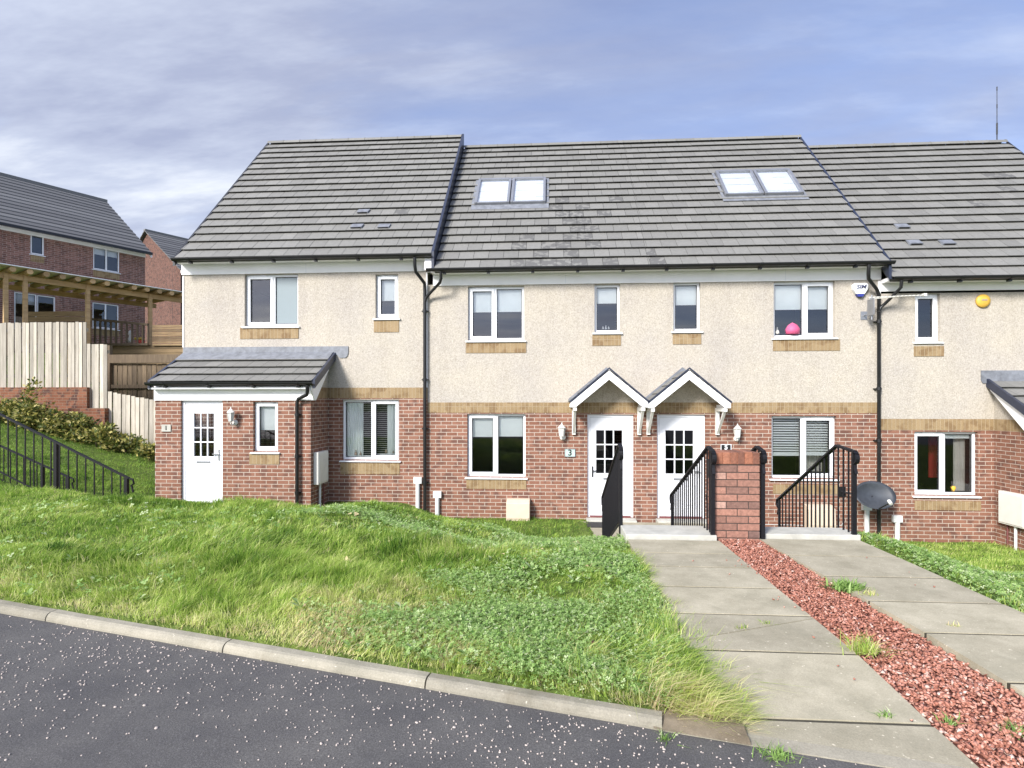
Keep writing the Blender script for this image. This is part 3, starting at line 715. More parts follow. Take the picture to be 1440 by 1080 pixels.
def canopy(par, px0, px1, pya, pye, ytop):
    Yf = D-.60; a = Q(px0, pye, Yf); b_ = Q(px1, pye, Yf); ap = Q((px0+px1)/2, pya, Yf); xm = (a.x+b_.x)/2; ze = (a.z+b_.z)/2; za = ap.z
    hw = (b_.x-a.x)/2; L_ = math.hypot(hw, za-ze); nn = 3
    mb = MB()
    for s in (-1, 1):
        ux, uz = s*hw/L_, (ze-za)/L_; nx, nz = -uz*s, ux*s
        def P(t, y, h): return (xm+ux*t+nx*h, y, za+uz*t+nz*h)
        rows = 4
        for i in range(rows):       # courses from the eave up
            t1 = L_*(1-i/rows); t0 = L_*(1-(i+1)/rows)-.03*(i < rows-1); y = Yf
            while y < D-.01:
                y2 = min(y+.30, D-.001)
                q = [P(t1, y+.003, .028), P(t1, y2-.003, .028), P(t0, y2-.003, .006), P(t0, y+.003, .006)]
                if s < 0: q = q[::-1]
                mb.hexa([Vector(k) for k in q]+[Vector(k)+Vector((nx, 0, nz))*.015 for k in q], random.uniform(.2, .7)); y = y2
    c = mb.build('door_canopy', 'roof_tile', par)
    mb = MB()
    for s in (-1, 1):      # bargeboards, white, front and soffit sheet
        ux, uz = s*hw/L_, (ze-za)/L_
        th = .135
        poly = [(xm, za-.002), (xm+s*hw, ze-.002), (xm+s*hw, ze-.09), (xm+s*(hw-.10), ze-.09), (xm, za-th*1.25)]
        mb.prism(poly, 'y', Yf+.01, Yf+.045)
        mb.prism([(xm, za-.004), (xm+s*(hw-.02), ze+.015), (xm+s*(hw-.02), ze-.03), (xm, za-.05)], 'y', Yf+.047, D-.002)
        mb.box(min(xm+s*(hw-.10), xm+s*hw), max(xm+s*(hw-.10), xm+s*hw), Yf+.047, D-.002, ze-.09, ze-.032)
    mb.build('bargeboard', 'upvc_board', c)
    mb = MB()
    for s in (-1, 1): mb.prism([(xm, za+.10), (xm+s*(hw+.02), ze+.07), (xm+s*(hw+.02), ze+.015), (xm, za+.02)], 'y', D-.03, D-.001)
    mb.build('lead_flashing', 'lead', c)
    mb = MB()
    for s in (-1, 1): mb.prism([(xm, za+.062), (xm+s*(hw+.015), ze+.03), (xm+s*(hw+.015), ze-.005), (xm, za+.03)], 'y', Yf-.012, Yf+.008)
    mb.build('verge_trim', 'verge_dark', c)
    zb = Q(px0, 611, D).z
    for s in (-1, 1):      # gallows brackets
        x = xm+s*(hw-.09); mb = MB(); mb.box(x-.035, x+.035, D-.06, D-.002, zb, ze-.092); mb.box(x-.034, x+.034, Yf+.03, D-.062, ze-.16, ze-.092)
        mb.hexa([(x-.025, D-.10, zb+.06), (x+.025, D-.10, zb+.06), (x+.025, D-.062, zb+.02), (x-.025, D-.062, zb+.02), (x-.025, Yf+.06, ze-.162), (x+.025, Yf+.06, ze-.162), (x+.025, Yf+.13, ze-.162), (x-.025, Yf+.13, ze-.162)])
        mb.build('bracket', 'white_paint', c, bevel=.004)
    return c
def R(*a): return rect(*a, D)
# ------------------------------------------------------------------ the terrace
X1a, XP1, XM, XP2, X7b = -7.775, -2.53, 1.886, 6.37, 11.35
lab_g = 'terraced houses in the row'
# ---- number one, with porch
H1 = thing('terraced_house', 'left end house of the terrace with a lean-to tiled porch over its door', 'house', (-5.1, D, -.62), lab_g)
w_u2, w_us, w_g2 = R(344,386,419,458), R(528,386,560,447), R(481,562,561,647)
zb1 = 1.741; zb1b = Q(520,560,D).z
mb = MB(); wall_xz(mb, X1a, XP1, zb1, 4.14, D, [w_u2, w_us], .12); mb.build('upper_wall', 'harl', H1)
mb = MB(); wall_xz(mb, X1a, XP1, -1.1, zb1b, D, [w_g2], .12); mb.build('lower_wall', 'brick_red', H1)
mb = MB(); wall_xz(mb, X1a, XP1, zb1b, zb1, D-.004, []); mb.face([(X1a, D-.004, zb1), (XP1, D-.004, zb1), (XP1, D, zb1), (X1a, D, zb1)]); mb.build('brick_band', 'brick_buff', H1)
w, p = window(H1, w_u2, D, .52, (0,), obscure=(1,)); roller(w, p, D, 1., (0,)) if 0 else None
w, p = window(H1, w_us, D, None, (0,)); roller(w, p, D, .62)
w, p = window(H1, w_g2, D, .52, (1,), glass_m='glass_low')
venetian(w, p, D, .97, .1, pitch=.042); curtain(w, p[0][0], p[0][0]+.36, p[0][2], p[0][3], D+.16, 'slat'); curtain(w, p[1][1]-.2, p[1][1], p[1][2], p[1][3], D+.16, 'slat')
panel(H1, 338,461,420,476); panel(H1, 526,451,561,467); panel(H1, 479,651,562,667)
wetH = lambda x, i: .10
rf, fr1 = roof_tiles(H1, X1a+.07, XP1+.15, 4.36, 8.50, wetf=lambda x, i: .25*math.exp(-((x+3.6)/.6)**2)*(i in (3, 4, 5)), phase=.05)
for q in ((512,301), (503,322), (541,322)): tile_vent(rf, fr1, *q)
ridge(rf, X1a+.07, XP1+.15, 8.52)
mb = MB(); sloped(mb, XP1+.15, XP1+.205, EY-.02, 4.34, RY, 8.53, -.28, .10); mb.build('verge', 'verge_dark', rf)
mb = MB(); sloped(mb, X1a+.02, X1a+.07, EY-.02, 4.34, RY, 8.50, -.10, .065); mb.build('verge', 'black_pvc', rf)
g = gutter(H1, X1a+.03, XP1+.17, EY-.05, 4.39)
fascia(H1, X1a-.01, XP1+.10, 4.44, Q(500,383,D).z)
mb = MB(); mb.box(XP1+.002, XP1+.17, EY+.04, D+.15, Q(600,380,11.3).z, 4.34); mb.build('box_end', 'upvc_board', H1)
mb = MB(); mb.box(XP1-.03, XP1+.0, D-.012, D-.003, 1.741, 4.1); mb.build('corner_bead', 'upvc_board', H1)
mb = MB(); mb.box(X1a-.0, X1a+.03, D-.012, D-.003, 2.6, 4.1); mb.build('corner_bead', 'upvc_board', H1)
dpx = Q(597,600,D-.1).x
downpipe(H1, [(Q(584,365,11.2).x, EY-.05, 4.32), (Q(584,365,11.2).x, EY-.03, 4.16), (Q(586,378,11.3).x, EY+.02, 4.05), (dpx, D-.10, 3.86), (dpx, D-.08, 3.72), (dpx, D-.08, -.9)], clips=(3.3, 1.9, .9, -.2))
shell(H1, X1a, XP1, -1.0, 4.3, 8.5, True, True, 1.75)
# porch one
PX0, PX1 = -7.77, Q(437,600,YP).x
pz = 1.52; dr = rect(254,563,313,706, YP); dr[1] = dr[3]-2.06; pw = rect(356,565,391,635, YP)
mb = MB(); wall_xz(mb, PX0, PX1, -1.1, pz, YP, [dr, pw], .10)
mb.face([(PX0,D,-1.1),(PX0,YP,-1.1),(PX0,YP,pz),(PX0,D,pz)]); mb.face([(PX1,YP,-1.1),(PX1,D-.001,-1.1),(PX1,D-.001,zb1b),(PX1,YP,zb1b)])
mb.build('porch_wall', 'brick_red', H1)
mb = MB(); mb.face([(PX1,YP,zb1b),(PX1,D-.005,zb1b),(PX1,D-.005,zb1),(PX1,YP,zb1)]); mb.build('porch_brick_band', 'brick_buff', H1)
mb = MB(); mb.prism([(YP+.02, zb1), (D-.001, zb1), (D-.001, 2.36), (YP+.02, 1.80)], 'x', PX1-.03, PX1+.001); mb.build('porch_cheek', 'harl', H1)
door(H1, dr, YP, 'R', (.24,.80,.47,.90))
w, p = window(H1, pw, YP, None, (0,), glass_m='glass_low'); roller(w, p, YP, .62)
panel(H1, 351,637,393,653, YP)
rfp, frp = roof_tiles(H1, PX0+.05, PX1+.12, 1.80, 2.41, ey=YP-.2, ry=D-.005, gauge=.34, wetf=None, name='porch_roof')
mb = MB(); sloped(mb, PX1+.12, PX1+.17, YP-.21, 1.79, D-.002, 2.41, -.09, .07); mb.build('verge', 'verge_dark', rfp); mb = MB(); sloped(mb, PX0+.0, PX0+.05, YP-.21, 1.79, D-.002, 2.41, -.09, .07); mb.build('verge', 'verge_dark', rfp)
mb = MB(); xe = Q(490,490,D).x
mb.prism([(X1a+.02, 2.42), (PX1+.2, 2.42), (PX1+.25, 2.36), (xe-.06, 2.36), (xe-.015, 2.40), (xe, 2.46), (xe, 2.60), (X1a+.02, 2.60)], 'y', D-.018, D-.001)
sloped(mb, X1a+.02, PX1+.12, D-.28, 2.31, D-.01, 2.47, .0, .02)
mb.build('lead_flashing', 'lead', rfp)
gutter(H1, PX0+.0, PX1+.16, YP-.25, 1.82)
mb = MB(); mb.box(PX0-.002, PX1+.07, YP-.03, YP+.0, Q(300,563,YP).z, 1.76); mb.box(PX0-.002, PX1+.07, YP-.19, YP-.032, 1.69, 1.73)
mb.prism([(YP-.19, 1.66), (YP-.03, Q(300,563,YP).z), (YP+.02, Q(300,563,YP).z), (D-.02, 2.28), (D-.02, 2.36), (YP-.19, 1.76)], 'x', PX1+.071, PX1+.098)
mb.build('porch_fascia', 'upvc_board', H1)
x = Q(418,620,YP-.06).x; xo = Q(432,545,YP-.25).x
mb = MB(); mb.tube([(xo, YP-.25, 1.76), (xo, YP-.24, 1.63), (xo-.03, YP-.20, 1.58), (x+.03, YP-.09, 1.50), (x, YP-.07, 1.42), (x, YP-.07, -.8)], .034, 10)
for z in (1.2, .4, -.3): mb.tube([(x, YP-.07, z-.03), (x, YP-.07, z+.03)], .044, 10); mb.box(x-.06, x+.06, YP-.05, YP-.001, z-.012, z+.012)
mb.build('downpipe', 'black_pvc', H1)
# ---- numbers three and five
def mid_house(px, name_label, x0, x1, w2, ws, g2, dr, side, apr, can, sk, tail):
    H = thing('terraced_house', name_label, 'house', ((x0+x1)/2, D, -.92), lab_g)
    zt = 3.80; zb = 1.435; zbb = Q(760,580.5,D).z
    dr = list(dr); dr[1] = dr[3]-2.07
    mb = MB(); wall_xz(mb, x0, x1, zb, zt+.05, D, [w2, ws], .12); mb.build('upper_wall', 'harl', H)
    mb = MB(); wall_xz(mb, x0, x1, -1.3, zbb, D, [g2, dr], .12); mb.build('lower_wall', 'brick_red', H)
    mb = MB(); wall_xz(mb, x0, x1, zbb, zb, D-.004, [(dr[0], dr[1], dr[2], dr[3])] if dr[3] > zbb else [], .12); mb.face([(x0, D-.004, zb), (x1, D-.004, zb), (x1, D, zb), (x0, D, zb)]); mb.build('brick_band', 'brick_buff', H)
    for a in apr: panel(H, *a)
    canopy(H, *can)
    return H, dr
w2, ws, g2 = R(658,403,737,478), R(836,400,872,467), R(657,582,739,671)
H3, d3 = mid_house(0, 'mid terrace house with a pale green number plate left of its door', XP1, XM, w2, ws, g2, R(826,583,891,725), 'L',
    [(655,482,740,496), (833,471,873,486), (656,674,740,688)], (802,912,521,566,509), None, None)
door(H3, d3, D, 'L', (.15,.80,.43,.87))
w, p = window(H3, w2, D, .48, (0,)); roller(w, p, D, .47)
w, p = window(H3, ws, D, None, ()); roller(w, p, D, .38)
w, p = window(H3, g2, D, .5, (0,), glass_m='glass_low'); roller(w, p, D, .37)
stain = lambda x, i: max(0, .75-abs((x-(.4+.10*i*0))-( .25*(7-i)*.3))/1.5)*(1 if i < 11 else .15)
rf, fr3 = roof_tiles(H3, XP1+.215, XM, 4.06, 8.21, wetf=lambda x, i: (.42*math.exp(-((x-(.1+.10*i))/.7)**2)+.35*math.exp(-((x-(-.8+.5*i))/.6)**2)*(i < 4)+(.5 if i == 0 and x > -.8 else 0)) if i < 10 else 0, phase=.1)
ridge(rf, XP1+.215, XM, 8.23); skylights(rf, fr3, 667, 768, 257, 292)
gutter(H3, XP1+.06, XM-.001, EY-.05, 4.09); fascia(H3, XP1+.12, XM, 4.14, Q(760,400,D).z)
mb = MB(); bx = Q(620,385,11.15).x
mb.tube([(bx, EY-.05, 4.03), (bx, EY-.03, 3.90), (bx-.03, EY+.02, 3.83), (dpx+.08, D-.11, 3.62), (dpx+.02, D-.09, 3.55), (dpx, D-.08, 3.46)], .03, 10); mb.build('downpipe_branch', 'black_pvc', H3)
shell(H3, XP1, XM, -1.2, 4.0, 8.21, False, False, 1.45)
w2, ws, g2 = R(1088,396,1174,474), R(947,397,985,465), R(1085,585,1176,673)
H5, d5 = mid_house(0, 'mid terrace house with a dark number plate and alarm box by its upper window', XM, XP2, w2, ws, g2, R(924,583,992,725), 'R',
    [(1087,478,1181,493), (946,470,986,484), (1087,681,1180,695)], (912,1028,521,567,509), None, None)
door(H5, d5, D, 'R', (.14,.80,.43,.87))
w, p = window(H5, w2, D, .52, (1,)); roller(w, p, D, .5)
w, p = window(H5, ws, D, None, (), rec=.075); roller(w, p, D, .46)
w, p = window(H5, g2, D, .5, (1,), glass_m='glass_low'); venetian(w, p, D, .62, .8, pitch=.050); curtain(w, p[1][0]+.05, p[1][1], p[1][2], p[1][3], D+.42); curtain(w, p[0][0], p[0][0]+.12, p[0][2], p[0][3], D+.42)
rf, fr5 = roof_tiles(H5, XM, XP2-.02, 4.06, 8.21, wetf=lambda x, i: (.35*math.exp(-((x-1.9-.1*i)/.5)**2) if i < 5 else 0), phase=.1)
ridge(rf, XM, XP2+.0, 8.23); skylights(rf, fr5, 1018, 1131, 245, 280)
mb = MB(); sloped(mb, XP2-.018, XP2+.03, EY-.02, 4.04, RY, 8.23, -.28, .06); mb.build('verge', 'verge_dark', rf)
gutter(H5, XM, XP2+.06, EY-.05, 4.09); fascia(H5, XM, XP2+.02, 4.14, Q(1060,396,D).z)
mb = MB(); mb.box(XP2-.03, XP2+.02, D-.012, D-.003, 1.435, 3.8); mb.build('corner_bead', 'upvc_board', H5)
dp2 = Q(1236,600,D-.08).x; ox = Q(1222,380,11.15).x
downpipe(H5, [(ox, EY-.05, 4.03), (ox, EY-.03, 3.86), (ox+.03, EY+.02, 3.78), (dp2-.06, D-.11, 3.62), (dp2, D-.08, 3.52), (dp2, D-.08, -1.4)], clips=(3.0, 1.7, .7, -.3))
shell(H5, XM, XP2, -1.2, 4.0, 8.21, False, True, 1.45)
# ---- number seven
ws, g2 = R(1287,413,1322,480), R(1286,607,1375,697)
H7 = thing('terraced_house', 'right end house with a yellow alarm box and a porch leaving the photo', 'house', (8.8, D, -1.22), lab_g)
zb = 1.116; zbb = Q(1300,605,D).z; XI = Q(1398,650,D).x; X7c = X7b
mb = MB(); wall_xz(mb, XP2+.001, X7c, zb, 3.55, D, [ws], .12); mb.build('upper_wall', 'harl', H7)
mb = MB(); wall_xz(mb, XP2+.001, X7c, -1.7, zbb, D, [g2], .12); mb.build('lower_wall', 'brick_red', H7)
mb = MB(); wall_xz(mb, XP2+.001, X7c, zbb, zb, D-.004, []); mb.build('brick_band', 'brick_buff', H7)
window(H7, ws, D, None, (0,), glass_m='glass')
w, p = window(H7, g2, D, .5, (0,), glass_m='glass_low'); curtain(w, p[1][1]-.2, p[1][1], p[1][2], p[1][3], D+.3); curtain(w, p[1][0]+.12, p[1][1]-.22, p[1][2]+.2, p[1][3], D+.75, 'red_cloth')
mb = MB(); mb.box(p[1][0], p[1][1], D+.16, D+.165, p[1][3]-.09, p[1][3]+.02); mb.build('roller_blind', 'blind', w)
panel(H7, 1285,487,1327,501); panel(H7, 1286,704,1379,718)
rf, fr7 = roof_tiles(H7, XP2+.032, X7c+.05, 3.76, 7.93, wetf=lambda x, i: .12*math.exp(-((x-10.0)/1.3)**2)*(i > 2), phase=.0)
ridge(rf, XP2+.032, X7c+.05, 7.95)
for q in ((1267,322), (1284,345), (1330,345)): tile_vent(rf, fr7, *q)
mb = MB(); sloped(mb, X7c+.05, X7c+.10, EY-.02, 3.74, RY, 7.93, -.10, .06); mb.build('verge', 'black_pvc', rf)
mb = MB(); sloped(mb, XP2+.036, XP2+.13, EY+.02, 3.76, RY-.1, 7.83, .05, .075); mb.build('lead_flashing', 'lead', rf)
gutter(H7, XP2+.04, X7c+.08, EY-.05, 3.79); fascia(H7, XP2+.02, X7c, 3.84, Q(1330,409,D).z)
mb = MB(); bx = Q(1268,395,11.15).x
mb.tube([(bx, EY-.05, 3.73), (bx, EY-.03, 3.60), (bx-.03, EY+.02, 3.54), (dp2+.10, D-.11, 3.34), (dp2+.03, D-.09, 3.27), (dp2, D-.08, 3.18)], .03, 10); mb.build('downpipe_branch', 'black_pvc', H7)
shell(H7, XP2, X7c, -1.5, 3.7, 7.93, False, True, 1.13)
PXb = X7c
mb = MB(); mb.face([(XI,D-.001,-1.7),(XI,YP,-1.7),(XI,YP,zbb),(XI,D-.001,zbb)][::-1]); wall_xz(mb, XI, PXb, -1.7, .92, YP, [(XI+1.9, -1.7, XI+2.7, .85)], .1); mb.face([(PXb,YP,-1.7),(PXb,D,-1.7),(PXb,D,.92),(PXb,YP,.92)]); mb.build('porch_wall', 'brick_red', H7)
door(H7, [XI+1.905, -1.21, XI+2.695, .845], YP, 'L', (.2,.8,.45,.9))
mb = MB(); mb.box(XI-.001, XI+.02, YP+.01, D-.005, zbb+.001, zb); mb.build('porch_brick_band', 'brick_buff', H7)
mb = MB(); mb.prism([(YP+.02, zb), (D-.001, zb), (D-.001, 1.78), (YP+.02, 1.22)], 'x', XI-.001, XI+.03); mb.build('porch_cheek', 'harl', H7)
rfp, _ = roof_tiles(H7, XI-.10, PXb+.1, 1.20, 1.83, ey=YP-.2, ry=D-.005, gauge=.34, name='porch_roof')
mb = MB(); sloped(mb, XI-.15, XI-.10, YP-.21, 1.19, D-.002, 1.83, -.09, .07); mb.build('verge', 'verge_dark', rfp)
xe = Q(1379,525,D).x; z5 = Q(1400,521,D).z; z6 = Q(1400,539,D).z
mb = MB(); mb.prism([(xe, z5), (xe, z6+.06), (xe+.03, z6), (XI-.15, z6), (XI-.1, z6+.03), (PXb, z6+.03), (PXb, z5)], 'y', D-.018, D-.001); mb.build('lead_flashing', 'lead', rfp)
gutter(H7, XI-.13, PXb+.1, YP-.25, 1.22)
mb = MB(); mb.prism([(YP-.19, 1.06), (YP-.03, .92), (YP+.02, .92), (D-.02, 1.68), (D-.02, 1.77), (YP-.19, 1.16)], 'x', XI-.098, XI-.071); mb.box(XI-.07, PXb, YP-.03, YP, .92, 1.16); mb.build('porch_fascia', 'upvc_board', H7)
# ------------------------------------------------------------------ fixtures on the walls
def lantern(label, px, py0, py1, Y):
    c = Q(px, (py0+py1)/2, Y-.12); x, z = c.x, c.z; t = thing('wall_lantern', label, 'lamp', (x, Y, z-.18), 'white coach lanterns by the doors')
    mb = MB(); mb.lathe([(.0, -.0), (.05, 0), (.06, .03), (.05, .06), (0, .06)], (0, 0, 0), 12)
    mb.v = [(x+.02+a, Y-.001-c_*.6, z-.12+b_) for a, b_, c_ in mb.v]
    mb.tube([(x+.02, Y-.03, z-.13), (x+.01, Y-.09, z-.17), (x, Y-.13, z-.14), (x, Y-.13, z-.10)], .012, 8); mb.build('wall_bracket', 'white_paint', t)
    mb = MB(); cc = (x, Y-.13, z-.10); mb.lathe([(.0, 0), (.045, 0), (.05, .012), (.05, .016)], cc, 6)
    for k in range(6):
        a = 2*PI*k/6; mb.tube([(x+.048*math.cos(a), Y-.13+.048*math.sin(a), z-.085), (x+.068*math.cos(a), Y-.13+.068*math.sin(a), z+.075)], .005, 5)
    mb.build('lantern_frame', 'white_paint', t)
    mb = MB(); mb.lathe([(.043, .016), (.062, .175)], cc, 6); mb.build('glass', 'frost', t)
    mb = MB(); mb.lathe([(.085, .175), (.078, .185), (.03, .235), (.018, .24), (.018, .25), (.008, .262), (.012, .272), (0, .285)], cc, 6); mb.build('lantern_cap', 'white_paint', t)
plain('frost', (.62,.62,.58), .3, .05)
lantern('white lantern on the brick porch, between its door and slim window', 325, 573, 598, YP)
lantern('white lantern above the pale plate reading 3', 790, 594, 620, D)
lantern('white lantern above the dark plate reading 5', 1037, 596, 621, D)
def plate(label, px0, py0, px1, py1, Y, m, txt, tm, rim=None, sz=.14):
    r = rect(px0, py0, px1, py1, Y); mb = MB(); mb.box(r[0], r[2], Y-.02, Y-.001, r[1], r[3])
    o = mb.build('house_number_plate', m, bevel=.004); tag(o, label, 'sign')
    if rim:
        mb = MB(); w = .012
        for bx in ((r[0], r[0]+w, r[1], r[3]), (r[2]-w, r[2], r[1], r[3]), (r[0]+w, r[2]-w, r[1], r[1]+w), (r[0]+w, r[2]-w, r[3]-w, r[3])): mb.box(bx[0], bx[1], Y-.024, Y-.0205, bx[2], bx[3])
        mb.build('rim', rim, o)
    text_mesh(txt, sz, ((r[0]+r[2])/2, Y-.022, (r[1]+r[3])/2), tm, o, 'numeral', bold=.004)
plate('grey stone number plate reading 1 on the porch brickwork', 228,597,241,607, YP, 'step_stone', '1', 'text_black', sz=.11)
plate('pale green number plate reading 3', 794,631,809,642.5, D, 'plate_green', '3', 'text_black', rim='grey_metal', sz=.17)
plate('black number plate reading 5 with white edge', 1013,624.5,1028,633.5, D, 'text_black', '5', 'upvc', rim='upvc', sz=.13)
# alarm boxes
c = Q(1207.5, 409, D); t = thing('alarm_box', 'white shield shaped alarm box lettered SIM with a blue base', 'alarm', (c.x, D, c.z-.12))
mb = MB(); hw = .145
mb.prism([(c.x-hw, c.z+.11), (c.x-hw*.95, c.z+.02), (c.x-hw*.52, c.z-.075), (c.x+hw*.52, c.z-.075), (c.x+hw*.95, c.z+.02), (c.x+hw, c.z+.11), (c.x+hw*.8, c.z+.135), (c.x-hw*.8, c.z+.135)][::-1], 'y', D-.08, D-.001); mb.build('cover', 'upvc', t, bevel=.01)
mb = MB(); mb.prism([(c.x-hw*.52, c.z-.076), (c.x-hw*.28, c.z-.125), (c.x+hw*.28, c.z-.125), (c.x+hw*.52, c.z-.076)][::-1], 'y', D-.075, D-.001); mb.build('lens', 'blue_lens', t)
text_mesh('SIM', .115, (c.x+.005, D-.083, c.z+.065), 'alarm_text', t, 'lettering', bold=.003, xscale=1.15, slant=.25) if False else None
plain('alarm_text', (.06,.07,.14), .5)
text_mesh('SIM', .105, (c.x+.003, D-.083, c.z+.06), 'alarm_text', t, 'lettering', bold=.003, xscale=1.15, slant=.25)
c = Q(1381, 423.5, D); mb = MB(); mb.lathe([(0, 0), (.125, 0), (.13, .02), (.12, .05), (.06, .062), (0, .064)], (0, 0, 0), 24); mb.v = [(c.x+a, D-.001-z_, c.z+b_) for a, b_, z_ in mb.v]
o = mb.build('alarm_box', 'alarm_yellow'); tag(o, 'round weathered yellow alarm box on the right end house', 'alarm')
mb = MB(); mb.box(c.x-.05, c.x+.05, D-.069, D-.062, c.z+.0, c.z+.03); mb.build('label', 'alarm_brown', o) if 0 else mb.build('badge', 'ornament', o)
# television aerial
A = Q(1216, 437, D); t = thing('television_aerial', 'long slim television aerial reaching across the black downpipe', 'aerial', (A.x, D, A.z-.2))
ya = D-.28; a0 = Q(1222,418.5,ya); a1 = Q(1300,415,ya)
mb = MB(); mb.tube([a0, a1], .012, 8); mb.tube([a0+Vector((0,0,-.03)), a0+(a1-a0)*.45+Vector((0,0,-.01))], .008, 6); mb.box(a1.x-.03, a1.x+.03, ya-.03, ya+.03, a1.z-.02, a1.z+.03); mb.build('boom', 'meter_white', t)
mb = MB()
for k in range(14):
    q = a0+(a1-a0)*((k+.5)/14); mb.tube([q+Vector((0,-.10,0)), q+Vector((0,.10,0))], .003, 5)
mb.build('elements', 'grey_metal', t)
mb = MB(); xb = A.x
mb.tube([(xb-.02, ya, a0.z+.05), (xb-.02, ya, a0.z-.42)], .014, 8); mb.tube([(xb-.02, ya, a0.z-.08), (a0.x+.02, ya, a0.z)], .012, 6); mb.box(xb-.05, xb-.035, ya-.12, ya+.1, a0.z-.34, a0.z-.03); mb.build('mast', 'grey_metal', t)
mb = MB(); mb.tube([(xb-.02, ya, a0.z-.30), (xb-.02, D-.01, a0.z-.30)], .012, 6); mb.box(xb-.08, xb+.04, D-.012, D-.001, a0.z-.38, a0.z-.22); mb.build('wall_bracket', 'grey_metal', t)
mb = MB(); mb.tube([(xb-.02, ya, a0.z-.24), (xb+.08, ya+.02, a0.z-.26), (xb+.2, ya+.12, a0.z-.24), (dp2-.05, D-.08, a0.z-.19)], .005, 5); mb.build('cable', 'black_pvc', t)
# satellite dish
c = Q(1231, 696, D-.50); t = thing('satellite_dish', 'dark grey oval satellite dish low on the wall beside the black downpipe', 'dish', (c.x-.3, D, c.z-.3))
mb = MB(); vs = []; nr, na = 6, 36; tilt = math.radians(28); pan = math.radians(2)
Rm = Matrix.Rotation(pan, 3, 'Z') @ Matrix.Rotation(-tilt, 3, 'X')
for side in (0, 1):
    for i in range(nr+1):
        rr = i/nr
        for k in range(na):
            a = 2*PI*k/na; q = Vector((.375*rr*math.cos(a), (.10*(1-rr*rr))+(.006 if side else 0), .275*rr*math.sin(a))); vs.append(c+Rm @ q)
fs = []
for side in (0, 1):
    o_ = side*(nr+1)*na
    for i in range(nr):
        for k in range(na): fs.append((o_+i*na+k, o_+i*na+(k+1) % na, o_+(i+1)*na+(k+1) % na, o_+(i+1)*na+k))
for k in range(na): fs.append((nr*na+k, nr*na+(k+1) % na, (nr+1)*na+nr*na+(k+1) % na, (nr+1)*na+nr*na+k))
mb.add(vs, fs, smooth=True); mb.build('reflector', 'dish', t)
e = c+Rm @ Vector((0, -.36, -.27)); s_ = c+Rm @ Vector((0, .02, -.26))
mb = MB(); mb.tube([s_, e], .012, 6); mb.build('feed_arm', 'black_pvc', t)
mb = MB(); mb.tube([e+Vector((0, -.02, -.02)), e+Vector((0, .05, .03))], .03, 10); mb.build('receiver', 'meter_white', t)
mb = MB(); bk = c+Rm @ Vector((0, .10, 0)); mb.tube([bk, (c.x-.12, D-.22, c.z-.05), (c.x-.34, D-.16, c.z-.02), (c.x-.36, D-.01, c.z-.02)], .018, 8); mb.box(c.x-.43, c.x-.29, D-.015, D-.001, c.z-.12, c.z+.08); mb.build('wall_mount', 'black_pvc', t)
mb = MB(); zz = Q(1200,740,D).z
mb.tube([(c.x-.34, D-.01, c.z-.1), (c.x-.33, D-.008, zz+.12), (c.x-.36, D-.008, zz+.02), (c.x-.45, D-.008, zz), (2.4, D-.008, zz+.03)], .006, 5); mb.build('cable', 'pipe_white', t)
# meter boxes, vents
def half_box(label, px0, py0, px1, py1):
    r = rect(px0, py0, px1, py1, D-.2); mb = MB(); y0 = D-.24
    mb.prism([(D-.001, r[1]-.1), (y0, r[1]-.1), (y0-.02, r[1]+.05), (y0, r[3]-.06), (D-.12, r[3]), (D-.001, r[3]+.01)], 'x', r[0], r[2])
    o = mb.build('meter_box', 'meter_tan', bevel=.012); tag(o, label, 'meter box', 'tan gas meter boxes set in the ground')
    mb = MB(); mb.box(r[0]+.03, r[2]-.03, y0-.026, y0-.018, r[1]+.03, r[1]+.045); mb.build('lid_rib', 'meter_tan', o)
half_box('tan gas meter box on the ground beneath the window of the house numbered 3', 712, 703, 745, 731)
half_box('tan gas meter box on the ground behind the right-hand railing', 1136, 711, 1174, 741)
def side_box(label, X, y0, y1, z0, z1, sgn, m):
    a, b_ = sorted((X+sgn*.001, X+sgn*.10)); t = thing('meter_cabinet', label, 'meter box', (X, (y0+y1)/2, z0-.8), 'white meter cabinets on the porch side walls')
    mb = MB(); mb.box(a, b_, y0, y1, z0, z1); mb.build('cabinet', m, t, bevel=.01)
    mb = MB(); xf = X+sgn*.10; a, b_ = sorted((xf, xf+sgn*.012)); mb.box(a, b_, y0+.03, y1-.03, z0+.03, z1-.03); mb.build('door', m, t, bevel=.004)
    mb = MB(); ym = (y0+y1)/2-.03; mb.tube([(X+sgn*.04, ym, z0), (X+sgn*.04, ym, z0-.95)], .025, 8); mb.build('pipe', 'pipe_white', t)
    mb = MB(); mb.tube([(X+sgn*.03, ym+.2, z0), (X+sgn*.03, ym+.2, z0-.95)], .014, 8); mb.build('conduit', 'threshold', t)
side_box('white meter cabinet on the side of the left porch', PX1, YP+.12, YP+.62, .0+Q(450,680,11).z, Q(450,635,11).z, 1, 'meter_white')
side_box('cream meter cabinet on the side of the right porch, at the photo edge', XI, YP+.02, YP+.62, Q(1422,738,11.1).z, Q(1422,692,11.1).z, -1, 'meter_white')
def duct(label, px, pyt, pyb):
    a = Q(px, pyt, D-.05); b_ = Q(px, pyb, D-.05); t = thing('cable_duct', label, 'duct', (a.x, D, b_.z-.1), 'white cable ducts at the foot of the wall')
    mb = MB(); mb.box(a.x-.085, a.x+.085, D-.08, D-.001, a.z-.13, a.z); mb.build('junction_box', 'pipe_white', t, bevel=.006)
    mb = MB(); mb.tube([(a.x, D-.05, a.z-.13), (a.x, D-.05, b_.z-.3)], .045, 10); mb.build('duct_pipe', 'pipe_white', t)
duct('tall white cable duct left of the first black downpipe', 587.5, 671, 716)
